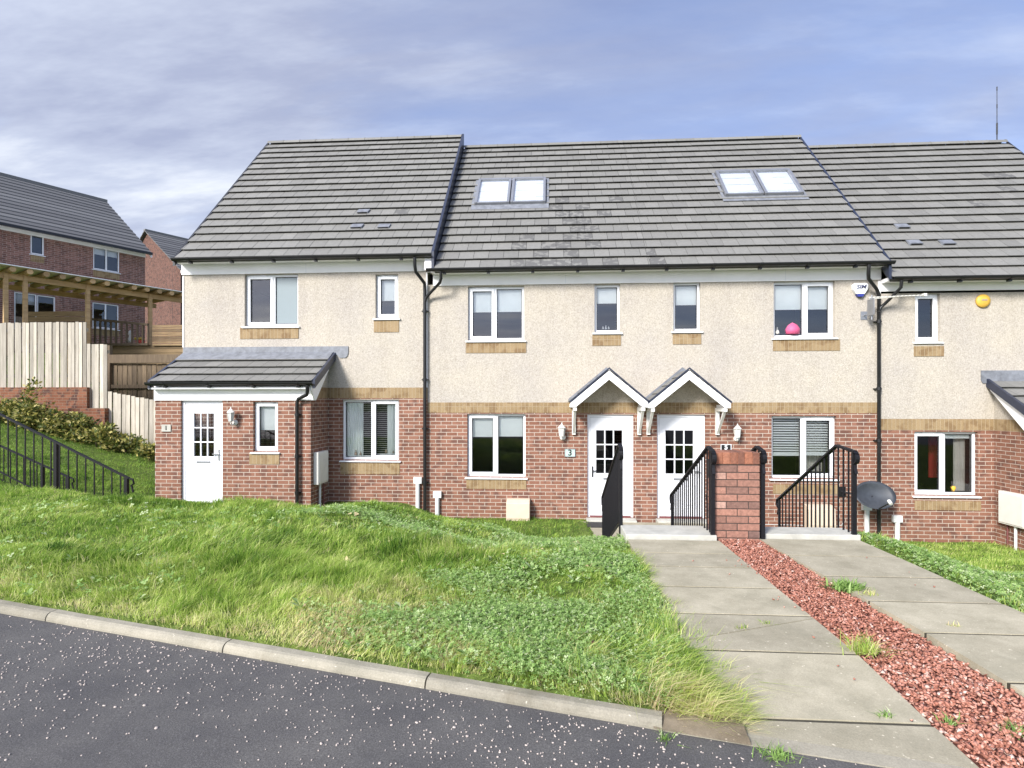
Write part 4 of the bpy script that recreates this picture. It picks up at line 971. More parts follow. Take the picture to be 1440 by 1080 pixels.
duct('short white cable duct right of the first black downpipe', 615, 691, 717)
duct('white cable duct below the satellite dish', 1219, 708, 750)
duct('white cable duct beside the foot of the far right wall, right of the satellite dish', 1262, 725, 752)
# things on window boards
def ornament(name, label, cat, px, py, w, m, Y=D+.13, prof=None):
    c = Q(px, py, Y); mb = MB(); mb.lathe([(r*w, h*w) for r, h in (prof or [(0, 0), (.5, 0), (.6, .5), (.4, 1.1), (.15, 1.5), (.25, 1.8), (0, 2.1)])], c, 10); tag(mb.build(name, m), label, cat)
ornament('candle_holder', 'dark candle holder on the sill behind the left pane of the blinds window', 'ornament', 500.5, 640, .055, 'ornament')
ornament('candle_holder', 'smaller candle holder beside it at the sill of the blinds window', 'ornament', 507, 640, .04, 'ornament')
ornament('sill_ornament', 'small ornament behind the right pane of the blinds window', 'ornament', 543, 637, .045, 'ornament')
ornament('sill_ornament', 'slim ornament nearest the right edge of the blinds window', 'ornament', 553, 637, .03, 'ornament')
ornament('toy_house', 'pink toy on the sill of the upper window near the alarm box', 'toy', 1114, 470, .16, 'pink', prof=[(0, 0), (.85, 0), (.9, .6), (.6, 1.1), (.3, 1.3), (0, 1.5)])
ornament('toy_figure', 'pale figure at the left corner of the upper window near the alarm box', 'toy', 1093, 470, .07, 'curtain')
ornament('flower_vase', 'yellow and red flowers inside the far right ground window', 'flowers', 1340, 691, .055, 'flower_yellow', prof=[(0, 0), (.5, 0), (.6, .6), (.9, 1.2), (.7, 1.8), (0, 2.1)])
for i_, dx in enumerate((-4, 0, 4)):
    ornament('perfume_bottle', ['left', 'middle', 'right'][i_]+' bottle of three on the slim upper window sill left of the canopies', 'bottle', 852+dx, 463, .022, 'upvc', prof=[(0, 0), (.8, 0), (.8, 1.5), (.3, 1.8), (.3, 2.6+i_ % 2), (0, 2.8+i_ % 2)])
# door mats
c = Q(842, 733, 11.2); mb = MB(); mb.box(c.x-.25, c.x+.25, 10.75, 11.2, -.914, -.90); tag(mb.build('door_mat', 'black_mat'), 'dark door mat in front of the white door numbered 3', 'mat')
for H_, dd, nm in ((H3, d3, 0), (H5, d5, 1)):
    mb = MB(); mb.box(dd[0]-.03, dd[2]+.03, D-.28, D-.001, -1.2, dd[1]-.002); mb.build('door_step', 'step_stone', H_, bevel=.01)
# ------------------------------------------------------------------ pillar
px0, px1 = 1.725, 2.175; mb = MB(); y0, y1 = 6.11, 6.45; mb.box(px0+.008, px1-.008, y0+.008, y1-.008, -.5, .779)
plain('pillar_mortar', (.07,.05,.042), .95, .2, 30, .3)
def shaftmat():
    m, nt, b = mat('shaft_brick'); p = pos(nt)
    c = mix(nt, 1.0, ramp(nt, attr(nt), [(0, (.14,.09,.078)), (.3, (.22,.115,.085)), (.7, (.33,.165,.118)), (1, (.42,.27,.215))]), ramp(nt, noise(nt, p, 28, 5, .7), [(.3, (.65,.65,.66)), (.7, (1.25,1.25,1.25))]), 'MULTIPLY')
    L(nt, c, b.inputs['Base Color']); b.inputs['Roughness'].default_value = .9; bump(nt, b, noise(nt, p, 120, 3, .6), .5, .003)
shaftmat()
P = thing('brick_pillar', 'red brick pillar standing between the two flights of steps', 'pillar', ((px0+px1)/2, (y0+y1)/2, -.1)); sh = mb.build('mortar_core', 'pillar_mortar', P)
mb = MB(); z = .775-.0765*12; row = 0
while z < .77:
    o1 = 0 if row % 2 else .115
    for (side) in range(4):
        L0, L1 = (px0, px1) if side % 2 == 0 else (y0, y1); x = L0 if not o1 else L0; first = True
        while x < L1-.02:
            wd = (.218 if not (first and o1) else .105); xe_ = min(x+wd, L1); first = False
            if L1-xe_ < .06: xe_ = L1
            v_ = min(1, max(0, random.gauss(.5, .3))); d_ = random.uniform(0, .003); zt_ = z+.0665
            if side == 0: mb.box(x, xe_, y0+d_, y0+.05, z, zt_, v_)
            elif side == 2: mb.box(x, xe_, y1-.05, y1-d_, z, zt_, v_)
            elif side == 1 and x > y0+.04: mb.box(px1-.05, px1-d_, max(x, y0+.052), min(xe_, y1-.052), z, zt_, v_)
            elif side == 3 and x > y0+.04: mb.box(px0+d_, px0+.05, max(x, y0+.052), min(xe_, y1-.052), z, zt_, v_)
            x = xe_+.010
    z += .0765; row += 1
mb.build('shaft', 'shaft_brick', P, bevel=.003)
mb = MB()
x = px0-.002; n = 6; w = (px1-px0+.004)/n
for k in range(n):
    mb.box(x+.004, x+w-.004, y0-.003, y1+.003, .782, .905+random.uniform(-.004, .004), random.random()); x += w
mb.box(px0+.003, px1-.003, y0+.004, y1-.004, .779, .895)
mb.build('cap', 'brick_pillar_plain', P, bevel=.004) if 0 else None
def capmat():
    m, nt, b = mat('cap_brick'); p = pos(nt)
    c = mix(nt, 1.0, ramp(nt, attr(nt), [(0, (.14,.06,.04)), (.5, (.29,.115,.065)), (1, (.38,.19,.12))]), ramp(nt, noise(nt, p, 40, 4, .6), [(.3, (.7,.7,.7)), (.7, (1.2,1.2,1.2))]), 'MULTIPLY')
    L(nt, c, b.inputs['Base Color']); b.inputs['Roughness'].default_value = .85
capmat(); mb.build('cap', 'cap_brick', P, bevel=.004)
# ------------------------------------------------------------------ railings
def railing(label, X, ya, yb, za, zb, base_a, base_b, flat=.10, group='black metal stair railings', pts=None):
    """near end (ya,za) flat then slopes down to (yb,zb)"""
    t = thing('stair_railing', label, 'railing', (X, ya, base_a), group)
    # post
    mb = MB(); mb.box(X-.02, X+.02, ya-.02, ya+.02, base_a-.15, za+.0); mb.build('post', 'black_metal', t)
    mb = MB(); mb.box(X-.014, X+.014, yb-.014, yb+.014, base_b, zb); mb.build('post', 'black_metal', t)
    mb = MB(); yk = ya+flat
    def slab(y0_, z0_, y1_, z1_, h=.012, w=.022):
        mb.hexa([(X-w, y0_, z0_-h), (X+w, y0_, z0_-h), (X+w, y1_, z1_-h), (X-w, y1_, z1_-h), (X-w, y0_, z0_+h), (X+w, y0_, z0_+h), (X+w, y1_, z1_+h), (X-w, y1_, z1_+h)])
    slab(ya-.03, za+.012, yk, za+.05); slab(yk, za+.05, yb+.02, zb+.012)
    mb.build('handrail', 'black_metal', t)
    for (yy, zz, sg) in ((ya-.03, za+.012, -1), (yb+.02, zb+.012, 1)):   # fish-tail scroll ends
        mb = MB(); pth = []
        for k in range(9):
            a = PI/2-k*(PI*1.05/8); pth.append((yy+sg*(.045*math.cos(a)), zz-.06+.06*math.sin(a)))
        pth += [(pth[-1][0]+sg*.005, pth[-1][1]-.04), (pth[-1][0]+sg*.03, pth[-1][1]-.10)]
        for k in range(len(pth)-1):
            (u0, w0), (u1, w1) = pth[k], pth[k+1]; wd = .022 if k < 8 else .016
            mb.hexa([(X-wd, u0, w0-.006), (X+wd, u0, w0-.006), (X+wd, u1, w1-.006), (X-wd, u1, w1-.006), (X-wd, u0+.01, w0+.006), (X+wd, u0+.01, w0+.006), (X+wd, u1+.01, w1+.006), (X-wd, u1+.01, w1+.006)])
        mb.build('scroll_end', 'black_metal', t)
    lo_a, lo_b = base_a+.10, base_b+.10
    def low(y): return lo_a+(lo_b-lo_a)*(y-ya)/(yb-ya) if y > yk else lo_a+(lo_b-lo_a)*(y-ya)/(yb-ya)
    mb = MB(); mb.hexa([(X-.012, ya+.02, low(ya)-.008), (X+.012, ya+.02, low(ya)-.008), (X+.012, yb-.014, low(yb)-.008), (X-.012, yb-.014, low(yb)-.008), (X-.012, ya+.02, low(ya)+.008), (X+.012, ya+.02, low(ya)+.008), (X+.012, yb-.014, low(yb)+.008), (X-.012, yb-.014, low(yb)+.008)]); mb.build('bottom_rail', 'black_metal', t)
    n = int((yb-ya)/.105)
    for k in range(1, n):
        y = ya+(yb-ya)*k/n; zt = za+.02 if y < yk else za+.05+(zb+.012-za-.05)*(y-yk)/(yb+.02-yk)
        if y < yk: zt = za+.012+.038*(y-ya)/flat
        mb = MB(); mb.box(X-.007, X+.007, y-.007, y+.007, low(y), zt); mb.build('baluster', 'black_metal', t)
    return t
def rz(px, py, Y): return Q(px, py, Y).z
def yat(px, X): d = ray(px, 567); return X*d.y/d.x
yA, yB, yD = yat(848, .785), yat(945, 1.685), yat(1096, 3.165)
railing('black railing seen end-on left of the left-hand steps, before the door numbered 3', .785, yat(873, .785), yA, .90, rz(848,700,yA), -.02, -.86)
rb = railing('black railing against the left face of the brick pillar', 1.685, 6.08, yB, .90, rz(945,697,yB), -.05, -.78, flat=.16)
mb = MB(); mb.box(1.68, 1.69, 6.20, 6.27, .62, .82); mb.build('lock_plate', 'black_metal', rb)
railing('black railing against the right face of the brick pillar, mostly hidden by it', 2.215, 6.14, yB+.1, .90, rz(945,697,yB), -.05, -.78, flat=.16)
railing('black railing right of the right-hand steps, standing clear before the window', 3.165, 6.19, yD, .90, rz(1096,703,yD), -.05, -.78, flat=.36)
# railings of the left steps run down towards the left house; built along X
def side_rail(label, Y, pts, drop, nb, posts, base_cut=None):
    t = thing('garden_railing', label, 'railing', (pts[-1][0], Y, pts[-1][1]-drop), 'black railings of the left garden steps')
    (xa, za), (xb, zb) = pts; zat = lambda x: za+(zb-za)*(x-xa)/(xb-xa)
    mb = MB(); mb.hexa([(xa, Y-.022, za-.01), (xb, Y-.022, zb-.01), (xb, Y+.022, zb-.01), (xa, Y+.022, za-.01), (xa, Y-.022, za+.014), (xb, Y-.022, zb+.014), (xb, Y+.022, zb+.014), (xa, Y+.022, za+.014)]); mb.build('handrail', 'black_metal', t)
    mb = MB(); mb.hexa([(xa, Y-.01, za-drop+.09), (xb, Y-.01, zb-drop+.09), (xb, Y+.01, zb-drop+.09), (xa, Y+.01, za-drop+.09), (xa, Y-.01, za-drop+.106), (xb, Y-.01, zb-drop+.106), (xb, Y+.01, zb-drop+.106), (xa, Y+.01, za-drop+.106)]); mb.build('bottom_rail', 'black_metal', t)
    for x in posts: mb = MB(); mb.box(x-.024, x+.024, Y-.024, Y+.024, zat(x)-drop-.1, zat(x)); mb.build('post', 'black_metal', t)
    for k in range(1, nb):
        x = xa+(xb-xa)*k/nb
        if min(abs(x-q) for q in posts) < .04: continue
        mb = MB(); mb.box(x-.007, x+.007, Y-.007, Y+.007, zat(x)-drop+.1, zat(x)-.01); mb.build('baluster', 'black_metal', t)
    mb = MB(); mb.tube([(xb, Y, zb), (xb+.05, Y, zb-.01), (xb+.07, Y, zb-.07), (xb+.03, Y, zb-.10), (xb+.06, Y, zb-.2)], .014, 6); mb.build('scroll_end', 'black_metal', t)
Y_ = 7.9; a = Q(-60, 553, Y_); b_ = Q(182, 673, Y_)
side_rail('long black railing sloping down beside the grass bank, nearer of the two', Y_, [(a.x, a.z), (b_.x, b_.z)], .95, 20, [Q(79,625,Y_).x, Q(178,671,Y_).x])
Y_ = 9.9; a = Q(-50, 604, Y_); b_ = Q(99, 672, Y_)
side_rail('shorter black railing behind the long one at the left edge', Y_, [(a.x, a.z), (b_.x, b_.z)], .72, 16, [Q(60,655,Y_).x, Q(95,671,Y_).x])
# ------------------------------------------------------------------ mast beyond the roofs
a = Q(1402, 122, 24); mb = MB(); zt = a.z
for k, (z0_, z1_, r_) in enumerate(((zt-1.9, zt-1.45, .03), (zt-1.45, zt-.85, .014), (zt-.85, zt-.7, .02), (zt-.7, zt-.15, .012), (zt-.15, zt, .02))): mb.tube([(a.x, 24, z0_), (a.x, 24, z1_)], r_, 6)
mb.tube([(a.x, 24, -1.5), (a.x, 24, zt-1.9)], .02, 6)
tag(mb.build('radio_mast', 'black_pvc'), 'thin whip aerial mast rising behind the right-hand roof', 'mast')
# ------------------------------------------------------------------ hillside on the left
def boards(name, label, cat, px0, px1, pyt, pyb, Y, n, m, rails=True, slope=0., thick=.02, group=None, th=None):
    a = Q(px0, pyt, Y); b_ = Q(px1, pyb, Y); t = thing(name, label, cat, ((a.x+b_.x)/2, Y, b_.z), group); w = (b_.x-a.x)/n
    mb = MB()
    for k in range(n):
        x = a.x+k*w; jy = random.uniform(-.006, .006); jy += .016*(k % 2); mb.box(x+.010, x+w-.010, Y+jy, Y+jy+thick, b_.z+random.uniform(-.0, .02), a.z-slope*k/n+random.uniform(-.012, .012), random.random())
    mb.build('boards', m, t)
    if rails:
        mb = MB()
        for z in (b_.z+.3, a.z-slope-.25): mb.box(a.x, b_.x, Y+thick+.008, Y+thick+.06, z, z+.09)
        mb.build('rail', m, t)
    return t
mb = MB(); a = Q(-90, 545, 14.5); b_ = Q(122, 545, 14.5); c2 = Q(147, 574, 14.3)
mb.box(a.x, b_.x, 14.5, 14.8, .0, a.z); W_ = mb.build('retaining_wall', 'brick_retaining')
mb = MB(); mb.box(b_.x-.35, c2.x, 14.3, 14.49, -.3, c2.z); mb.build('lower_pier', 'brick_retaining', W_)
tag(W_, 'dark red stepped brick retaining wall under the pale board fence', 'wall')
boards('board_fence', 'pale vertical board fence standing along the retaining wall top, widest panel', 'fence', -90, 121, 455, 546, 14.72, 40, 'pale_boards')
boards('board_fence', 'narrow tall pale fence panel stepping down the bank', 'fence', 121.5, 151, 484, 640, 14.6, 5, 'pale_boards')
boards('board_fence', 'low pale board fence panel beside the left porch', 'fence', 151.5, 228, 551, 650, 14.45, 12, 'pale_boards', slope=.28)
t = boards('dark_fence', 'weathered brown fence behind the pale fence panels', 'fence', 158, 262, 512, 584, 17.0, 15, 'dark_boards')
mb = MB(); a = Q(156, 499, 16.95); b_ = Q(262, 510, 16.95); mb.box(a.x, b_.x, 16.9, 17.0, b_.z, a.z); mb.box(a.x, b_.x, 16.93, 16.99, Q(200,546,17).z, Q(200,541,17).z)
mb.box(a.x-.12, a.x, 16.9, 17.02, 1.5, Q(156,486,17).z); mb.build('top_beam', 'dark_boards', t)
t = thing('slat_screen', 'brown horizontal board screen at the end of the deck', 'fence', Q(235, 500, 20.5))
mb = MB(); a = Q(214, 457, 19.62); b_ = Q(290, 486, 19.62); n = 9
for k in range(n): z = b_.z+(a.z-b_.z)*k/n; mb.box(a.x, b_.x, 19.62, 19.65, z+.01, z+(a.z-b_.z)/n-.008, random.random())
mb.build('boards', 'deck_boards', t)
t = thing('slat_screen', 'low horizontal board screen behind the top of the pale fence', 'fence', Q(80, 480, 18.5))
mb = MB(); a = Q(34, 438, 18.5); b_ = Q(128, 462, 18.5); n = 6
for k in range(n): z = b_.z-.5+(a.z-b_.z+.5)*k/n; mb.box(a.x, b_.x, 18.5, 18.53, z+.01, z+(a.z-b_.z+.5)/n-.01, random.random())
mb.build('boards', 'deck_boards', t)
t = thing('balustrade', 'dark timber balustrade along the raised deck', 'railing', Q(165, 488, 19.6))
a = Q(126, 447, 19.6); b_ = Q(208, 455, 19.6); mb = MB(); mb.hexa([(a.x, 19.56, a.z-.08), (b_.x, 19.56, b_.z-.08), (b_.x, 19.66, b_.z-.08), (a.x, 19.66, a.z-.08), (a.x, 19.56, a.z), (b_.x, 19.56, b_.z), (b_.x, 19.66, b_.z), (a.x, 19.66, a.z)]); mb.build('top_rail', 'dark_boards', t)
mb = MB(); zb_ = Q(165,486,19.6).z; mb.box(a.x, b_.x, 19.58, 19.64, zb_, zb_+.08); mb.build('bottom_rail', 'dark_boards', t)
for k in range(12): x = a.x+(b_.x-a.x)*k/11; mb = MB(); mb.box(x-.025, x+.025, 19.585, 19.635, zb_+.082, a.z+(b_.z-a.z)*k/11-.08); mb.build('baluster', 'dark_boards', t)
mb = MB(); a = Q(90, 485, 19.7); b_ = Q(290, 485, 19.7)
for k in range(9): zz = a.z-.02-.15*(k+1); mb.box(a.x, b_.x, 19.70, 19.73, zz+.006, zz+.144, random.random())
mb.box(a.x, b_.x, 19.731, 21.2, a.z-.14, a.z-.02, .5)
tag(mb.build('timber_deck', 'deck_boards'), 'raised timber deck with boarded front below the balustrade', 'deck')
# pergola along the patio of the far house
ud = Vector((.503, .864, 0)); nd_ = Vector((-.864, .503, 0))    # along, inward
pr = Q(262, 412, 20.9); zt = pr.z
T = thing('pergola', 'long timber pergola with rounded rafter ends across the patio', 'pergola', (pr.x, 20.9, zt-2.6))
Lp = 7.5
def along(s, d, z): q = Vector((pr.x, 20.9, 0))-ud*s+nd_*d; return (q.x, q.y, z)
def bar(mb, s0, s1, d0, d1, z0, z1, val=.5): mb.hexa([along(s1, d0, z0), along(s0, d0, z0), along(s0, d1, z0), along(s1, d1, z0), along(s1, d0, z1), along(s0, d0, z1), along(s0, d1, z1), along(s1, d1, z1)], val)
mb = MB(); bar(mb, 0, Lp, .25, .31, zt-.36, zt-.19); bar(mb, 0, Lp, 2.4, 2.46, zt-.36, zt-.19); mb.build('beam', 'pergola_wood', T)
for k in range(18):
    s = .15+k*.42; mb = MB(); q0 = Vector(along(s, -.1, zt-.11)); q1 = Vector(along(s, 2.7, zt-.11)); mb.tube([q0, q1], .085, 8, random.random()); mb.build('rafter', 'pergola_wood', T)
mb = MB(); bar(mb, -.1, Lp+.1, -.15, 2.8, zt-.015, zt+.012); mb.build('clear_roof_sheet', 'upvc_board', T)
for px in (8, 36, 123, 211):
    # post where its column meets the front beam
    best = min((abs((lambda w: 720+F*((w[0]*CT+w[1]*ST)/(-w[0]*ST+w[1]*CT)))(along(s, .28, 0))-px), s) for s in np.linspace(0, Lp, 300)); s = best[1]
    mb = MB(); bar(mb, s-.055, s+.055, .22, .34, 2.9, zt-.19); mb.build('post', 'pergola_wood', T)
# far houses of brick
def far_house(label, corner, eave, base, length, depth, rise, wins, u_=ud, n_=nd_, wm='brick_dark'):
    rz_ = math.atan2(u_.y, u_.x)
    t = thing('brick_house', label, 'house', (corner[0], corner[1], base), 'brick houses on the rise behind', rz=rz_)
    H = eave-base     # local: -x along the facade away from the corner, +y inward
    mb = MB(); wall_xz(mb, -length, 0, 0, H, 0, wins and [w[:4] for w in wins] or [], .1)
    mb.face([(0, 0, 0), (0, depth, 0), (0, depth, H), (0, depth/2, H+rise-.1), (0, 0, H)]); mb.face([(-length, depth, 0), (-length, 0, 0), (-length, 0, H), (-length, depth/2, H+rise-.1), (-length, depth, H)]); mb.face([(0, depth, 0), (-length, depth, 0), (-length, depth, H), (0, depth, H)])
    mb.build('wall', wm, t)
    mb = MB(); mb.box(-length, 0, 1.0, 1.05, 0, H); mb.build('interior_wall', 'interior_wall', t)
    mb = MB(); ov = .35; L_ = math.hypot(depth/2+ov, rise); n = 15; sl = rise/(depth/2)
    for sgn in (0, 1):
        for i in range(n):
            a0, a1 = i/n, (i+1)/n+.01
            y0, y1 = -ov+(depth/2+ov)*a0, -ov+(depth/2+ov)*a1; z0, z1 = H+sl*y0+.10, H+sl*y1+.055
            if sgn: y0, y1 = depth-y0, depth-y1
            q = [(-length-.2, y0, z0), (.15, y0, z0), (.15, y1, z1), (-length-.2, y1, z1)]
            if sgn: q = [q[1], q[0], q[3], q[2]]
            mb.hexa([(a, b_, c-.05) for a, b_, c in q]+q, random.uniform(.05, .35))
    mb.box(-length-.2, .15, depth/2-.12, depth/2+.12, H+rise+.0, H+rise+.14); r_ = mb.build('roof', 'far_tile', t)
    mb = MB()
    for sgn in (0, 1):
        y0 = -ov if not sgn else depth+ov
        mb.hexa([(.08, y0, H-sl*ov-.10), (.14, y0, H-sl*ov-.10), (.14, depth/2, H+rise-.14), (.08, depth/2, H+rise-.14), (.08, y0, H-sl*ov+.04), (.14, y0, H-sl*ov+.04), (.14, depth/2, H+rise+.04), (.08, depth/2, H+rise+.04)])
    mb.build('bargeboard', 'upvc_board', r_)
    mb = MB(); mb.box(-length, .0, -.06, -.003, H-.32, H-.08); mb.build('fascia_board', 'upvc_board', t)
    mb = MB(); mb.box(-length-.1, .12, -ov-.1, -ov+.02, H-sl*ov+.0, H-sl*ov+.10); mb.build('gutter', 'black_pvc', t)
    for w in wins:
        ww, pp = window(t, list(w[:4]), 0, w[4], (), sill=True, rec=.03)
        if w[5]: roller(ww, pp, 0, w[5])
        mb = MB(); mb.box(w[0], w[2], -.012, 0.01, w[1]-.30, w[1]-.05); mb.build('brick_apron', 'brick_buff', t)
    return t
def farmat():
    m, nt, b = mat('far_tile'); c = ramp(nt, attr(nt), [(0, (.08,.08,.083)), (1, (.24,.24,.235))]); L(nt, c, b.inputs['Base Color']); b.inputs['Roughness'].default_value = .8
farmat()
cA = Q(204, 352, 24.0); baseA = 3.4
def loc_s(px, cor):      # distance along facade from the corner for a picture column
    f_ = lambda s: (lambda w: 720+F*((w.x*CT+w.y*ST)/(-w.x*ST+w.y*CT)))(Vector((cor.x, cor.y, 0))-ud*s)
    return min((abs(f_(s)-px), s) for s in np.linspace(0, 14, 2800))[1]
def wrect(px0, px1, pyt, pyb, cor, base):
    s0, s1 = loc_s(px0, cor), loc_s(px1, cor); q = Vector((cor.x, cor.y, 0))-ud*((s0+s1)/2); d = -q.x*ST+q.y*CT
    return (-s0, ZC+(567-pyb)/F*d-base, -s1, ZC+(567-pyt)/F*d-base)
far_house('brick house at the left edge with a long ridge, behind the pergola', cA, cA.z, baseA, 11.5, 8.8, 3.0,
    [(*wrect(43, 62, 323, 358, cA, baseA), None, .0), (*wrect(131, 168, 342, 381, cA, baseA), .5, .45), (*wrect(130, 167, 427, 462, cA, baseA), .5, 0), (*wrect(52, 78, 416, 441, cA, baseA), None, 0), (*wrect(20, 52, 412, 462, cA, baseA), .5, .3)])
cB = Q(254, 377, 34.0)
far_house('brick gable house further back, between the first brick house and the terrace', cB, cB.z, 3.5, 9, 8.8, 3.0, [], wm='brick_shaded', u_=-Vector((-.503, -.864, 0)))
# turn the second one so its gable end faces the street
o = bpy.data.objects[[o.name for o in bpy.data.objects if o.name.startswith('brick_house')][-1]]
o.location = (cB.x, cB.y, 3.5); 
# slide the back house along its ridge so the near gable stands at the surveyed corner
o.location = Vector((cB.x, cB.y, 3.5))+ud*9.0
# ------------------------------------------------------------------ shrubs and small plants
def leaf_cloud(n, c, rad, size, squash=.75, clumps=10):
    c = np.array(c); cl = rng.normal(0, 1, (clumps, 3)); cl /= np.linalg.norm(cl, axis=1)[:, None]; cl *= rng.uniform(.3, .8, (clumps, 1)); k = rng.integers(0, clumps, n)
    d = rng.normal(0, 1, (n, 3)); d /= np.linalg.norm(d, axis=1)[:, None]; p = cl[k]+d*rng.uniform(.2, .42, (n, 1))
    p = p*np.array(rad)+c
    a = rng.normal(0, 1, (n, 3)); a[:, 2] = np.abs(a[:, 2])*.6; a += d*.8; a /= np.linalg.norm(a, axis=1)[:, None]
    b_ = np.cross(a, rng.normal(0, 1, (n, 3))); b_ /= np.linalg.norm(b_, axis=1)[:, None]
    s = rng.uniform(.6, 1.3, (n, 1))*size
    V = np.stack([p-a*s*.1, p+a*s*.45+b_*s*.28, p+a*s, p+a*s*.45-b_*s*.28], 1).reshape(-1, 3); i = np.arange(n)*4
    return V, np.stack([i, i+1, i+2, i+3], 1)
shl = ['tallest variegated shrub, at the left edge against the brick retaining wall', 'variegated shrub with a few upright stems before the retaining wall', 'yellow edged shrub below the step of the retaining wall', 'wide variegated shrub where the retaining wall ends', 'yellow and green shrub at the foot of the narrow fence panel', 'low spreading shrub before the low fence panel', 'small shrub beside the corner of the left porch']
for k, (px, py, w, h) in enumerate(((12, 612, 1.0, .62), (46, 600, .9, .85), (82, 620, .9, .55), (112, 628, .8, .5), (142, 640, .8, .48), (175, 648, .85, .42), (213, 655, .45, .32))):
    Yh = 13.6-.02*k; c = Q(px, py, Yh); c.z = float(hgt(c.x, Yh))+.18; t = thing('variegated_shrub', shl[k], 'shrub', (c.x, Yh, c.z-.35), 'variegated shrubs along the fence')
    V, Fq = leaf_cloud(int(1500*w), (c.x, Yh, c.z+h*.2), (w*.72, .5, h*.62), .095, clumps=14)
    if k == 1:
        V2, F2 = leaf_cloud(160, (c.x, Yh, c.z+.75), (.4, .2, .5), .09); V = np.concatenate([V, V2]); Fq = np.concatenate([Fq, F2+len(V)-len(V2)])
    vv = np.clip(rng.normal(.52, .27, len(Fq)), 0, 1)
    o = fast_mesh('foliage', V, Fq, 'shrub_leaf', vals=vv, loc=(c.x, Yh, c.z-.35)); o.parent = t; o.location = (0, 0, 0)
    mb = MB()
    for j in range(6): mb.tube([(c.x+random.uniform(-.1, .1), Yh, c.z-.5), (c.x+random.uniform(-.3, .3)*w, Yh+random.uniform(-.2, .2), c.z+h*.5)], [.015, .006], 5)
    mb.build('stem', 'stem', t)
# planting and rocks by the deck
for k, (px, py, s_, lab) in enumerate(((170, 492, .5, 'dark low plant below the timber balustrade'), (197, 494, .45, 'small green plant beside the toy on the bank'), (118, 478, .4, 'dark plant at the left end of the balustrade'), (148, 494, .6, 'dark shrub under the middle of the balustrade'), (185, 500, .6, 'dark spreading plant just above the brown fence'), (236, 503, .7, 'dark plant below the brown board screen'), (212, 492, .4, 'dark plant left of the white rocks'))):
    c = Q(px, py, 17.9); c.z = float(hgt(c.x, 17.9))+.12; V, Fq = leaf_cloud(900, c, (s_*1.3, .4, s_*.75), .09, clumps=16); tag(fast_mesh('bank_plant', V, Fq, 'dark_leaf', vals=rng.random(len(Fq)), loc=tuple(c)), lab, 'plant')
for k, px in enumerate((213, 219, 226)):
    c = Q(px, 499, 17.5); c.z = float(hgt(c.x, 17.5))+.12; V, F_, vv = stones(1, np.array([c.x]), np.array([c.y]), np.array([c.z]), .09, .13, np.array([.5])); tag(fast_mesh('rock', V, F_, 'white_rock', vals=vv, loc=tuple(c)), ['left', 'middle', 'right'][k]+' of three white rocks on the bank above the brown fence', 'rock')
c = Q(196, 480, 19.85); t = thing('garden_toy', 'yellow and red garden toy behind the balustrade corner', 'toy', (c.x, c.y, c.z-.2)); mb = MB(); mb.box(c.x-.16, c.x+.16, c.y-.08, c.y+.08, c.z+.05, c.z+.14); mb.build('toy_body', 'toy_yellow', t, bevel=.03)
mb = MB(); mb.box(c.x-.08, c.x+.16, c.y-.09, c.y+.09, c.z-.13, c.z+.045); mb.build('toy_base', 'toy_red', t, bevel=.03)
mb = MB(); mb.lathe([(0, 0), (.08, 0), (.07, .15), (.04, .25), (.07, .32), (.05, .42), (0, .46)], (c.x-.35, c.y, c.z-.05), 10); tag(mb.build('garden_statue', 'white_rock'), 'small pale garden statue left of the yellow toy', 'statue')
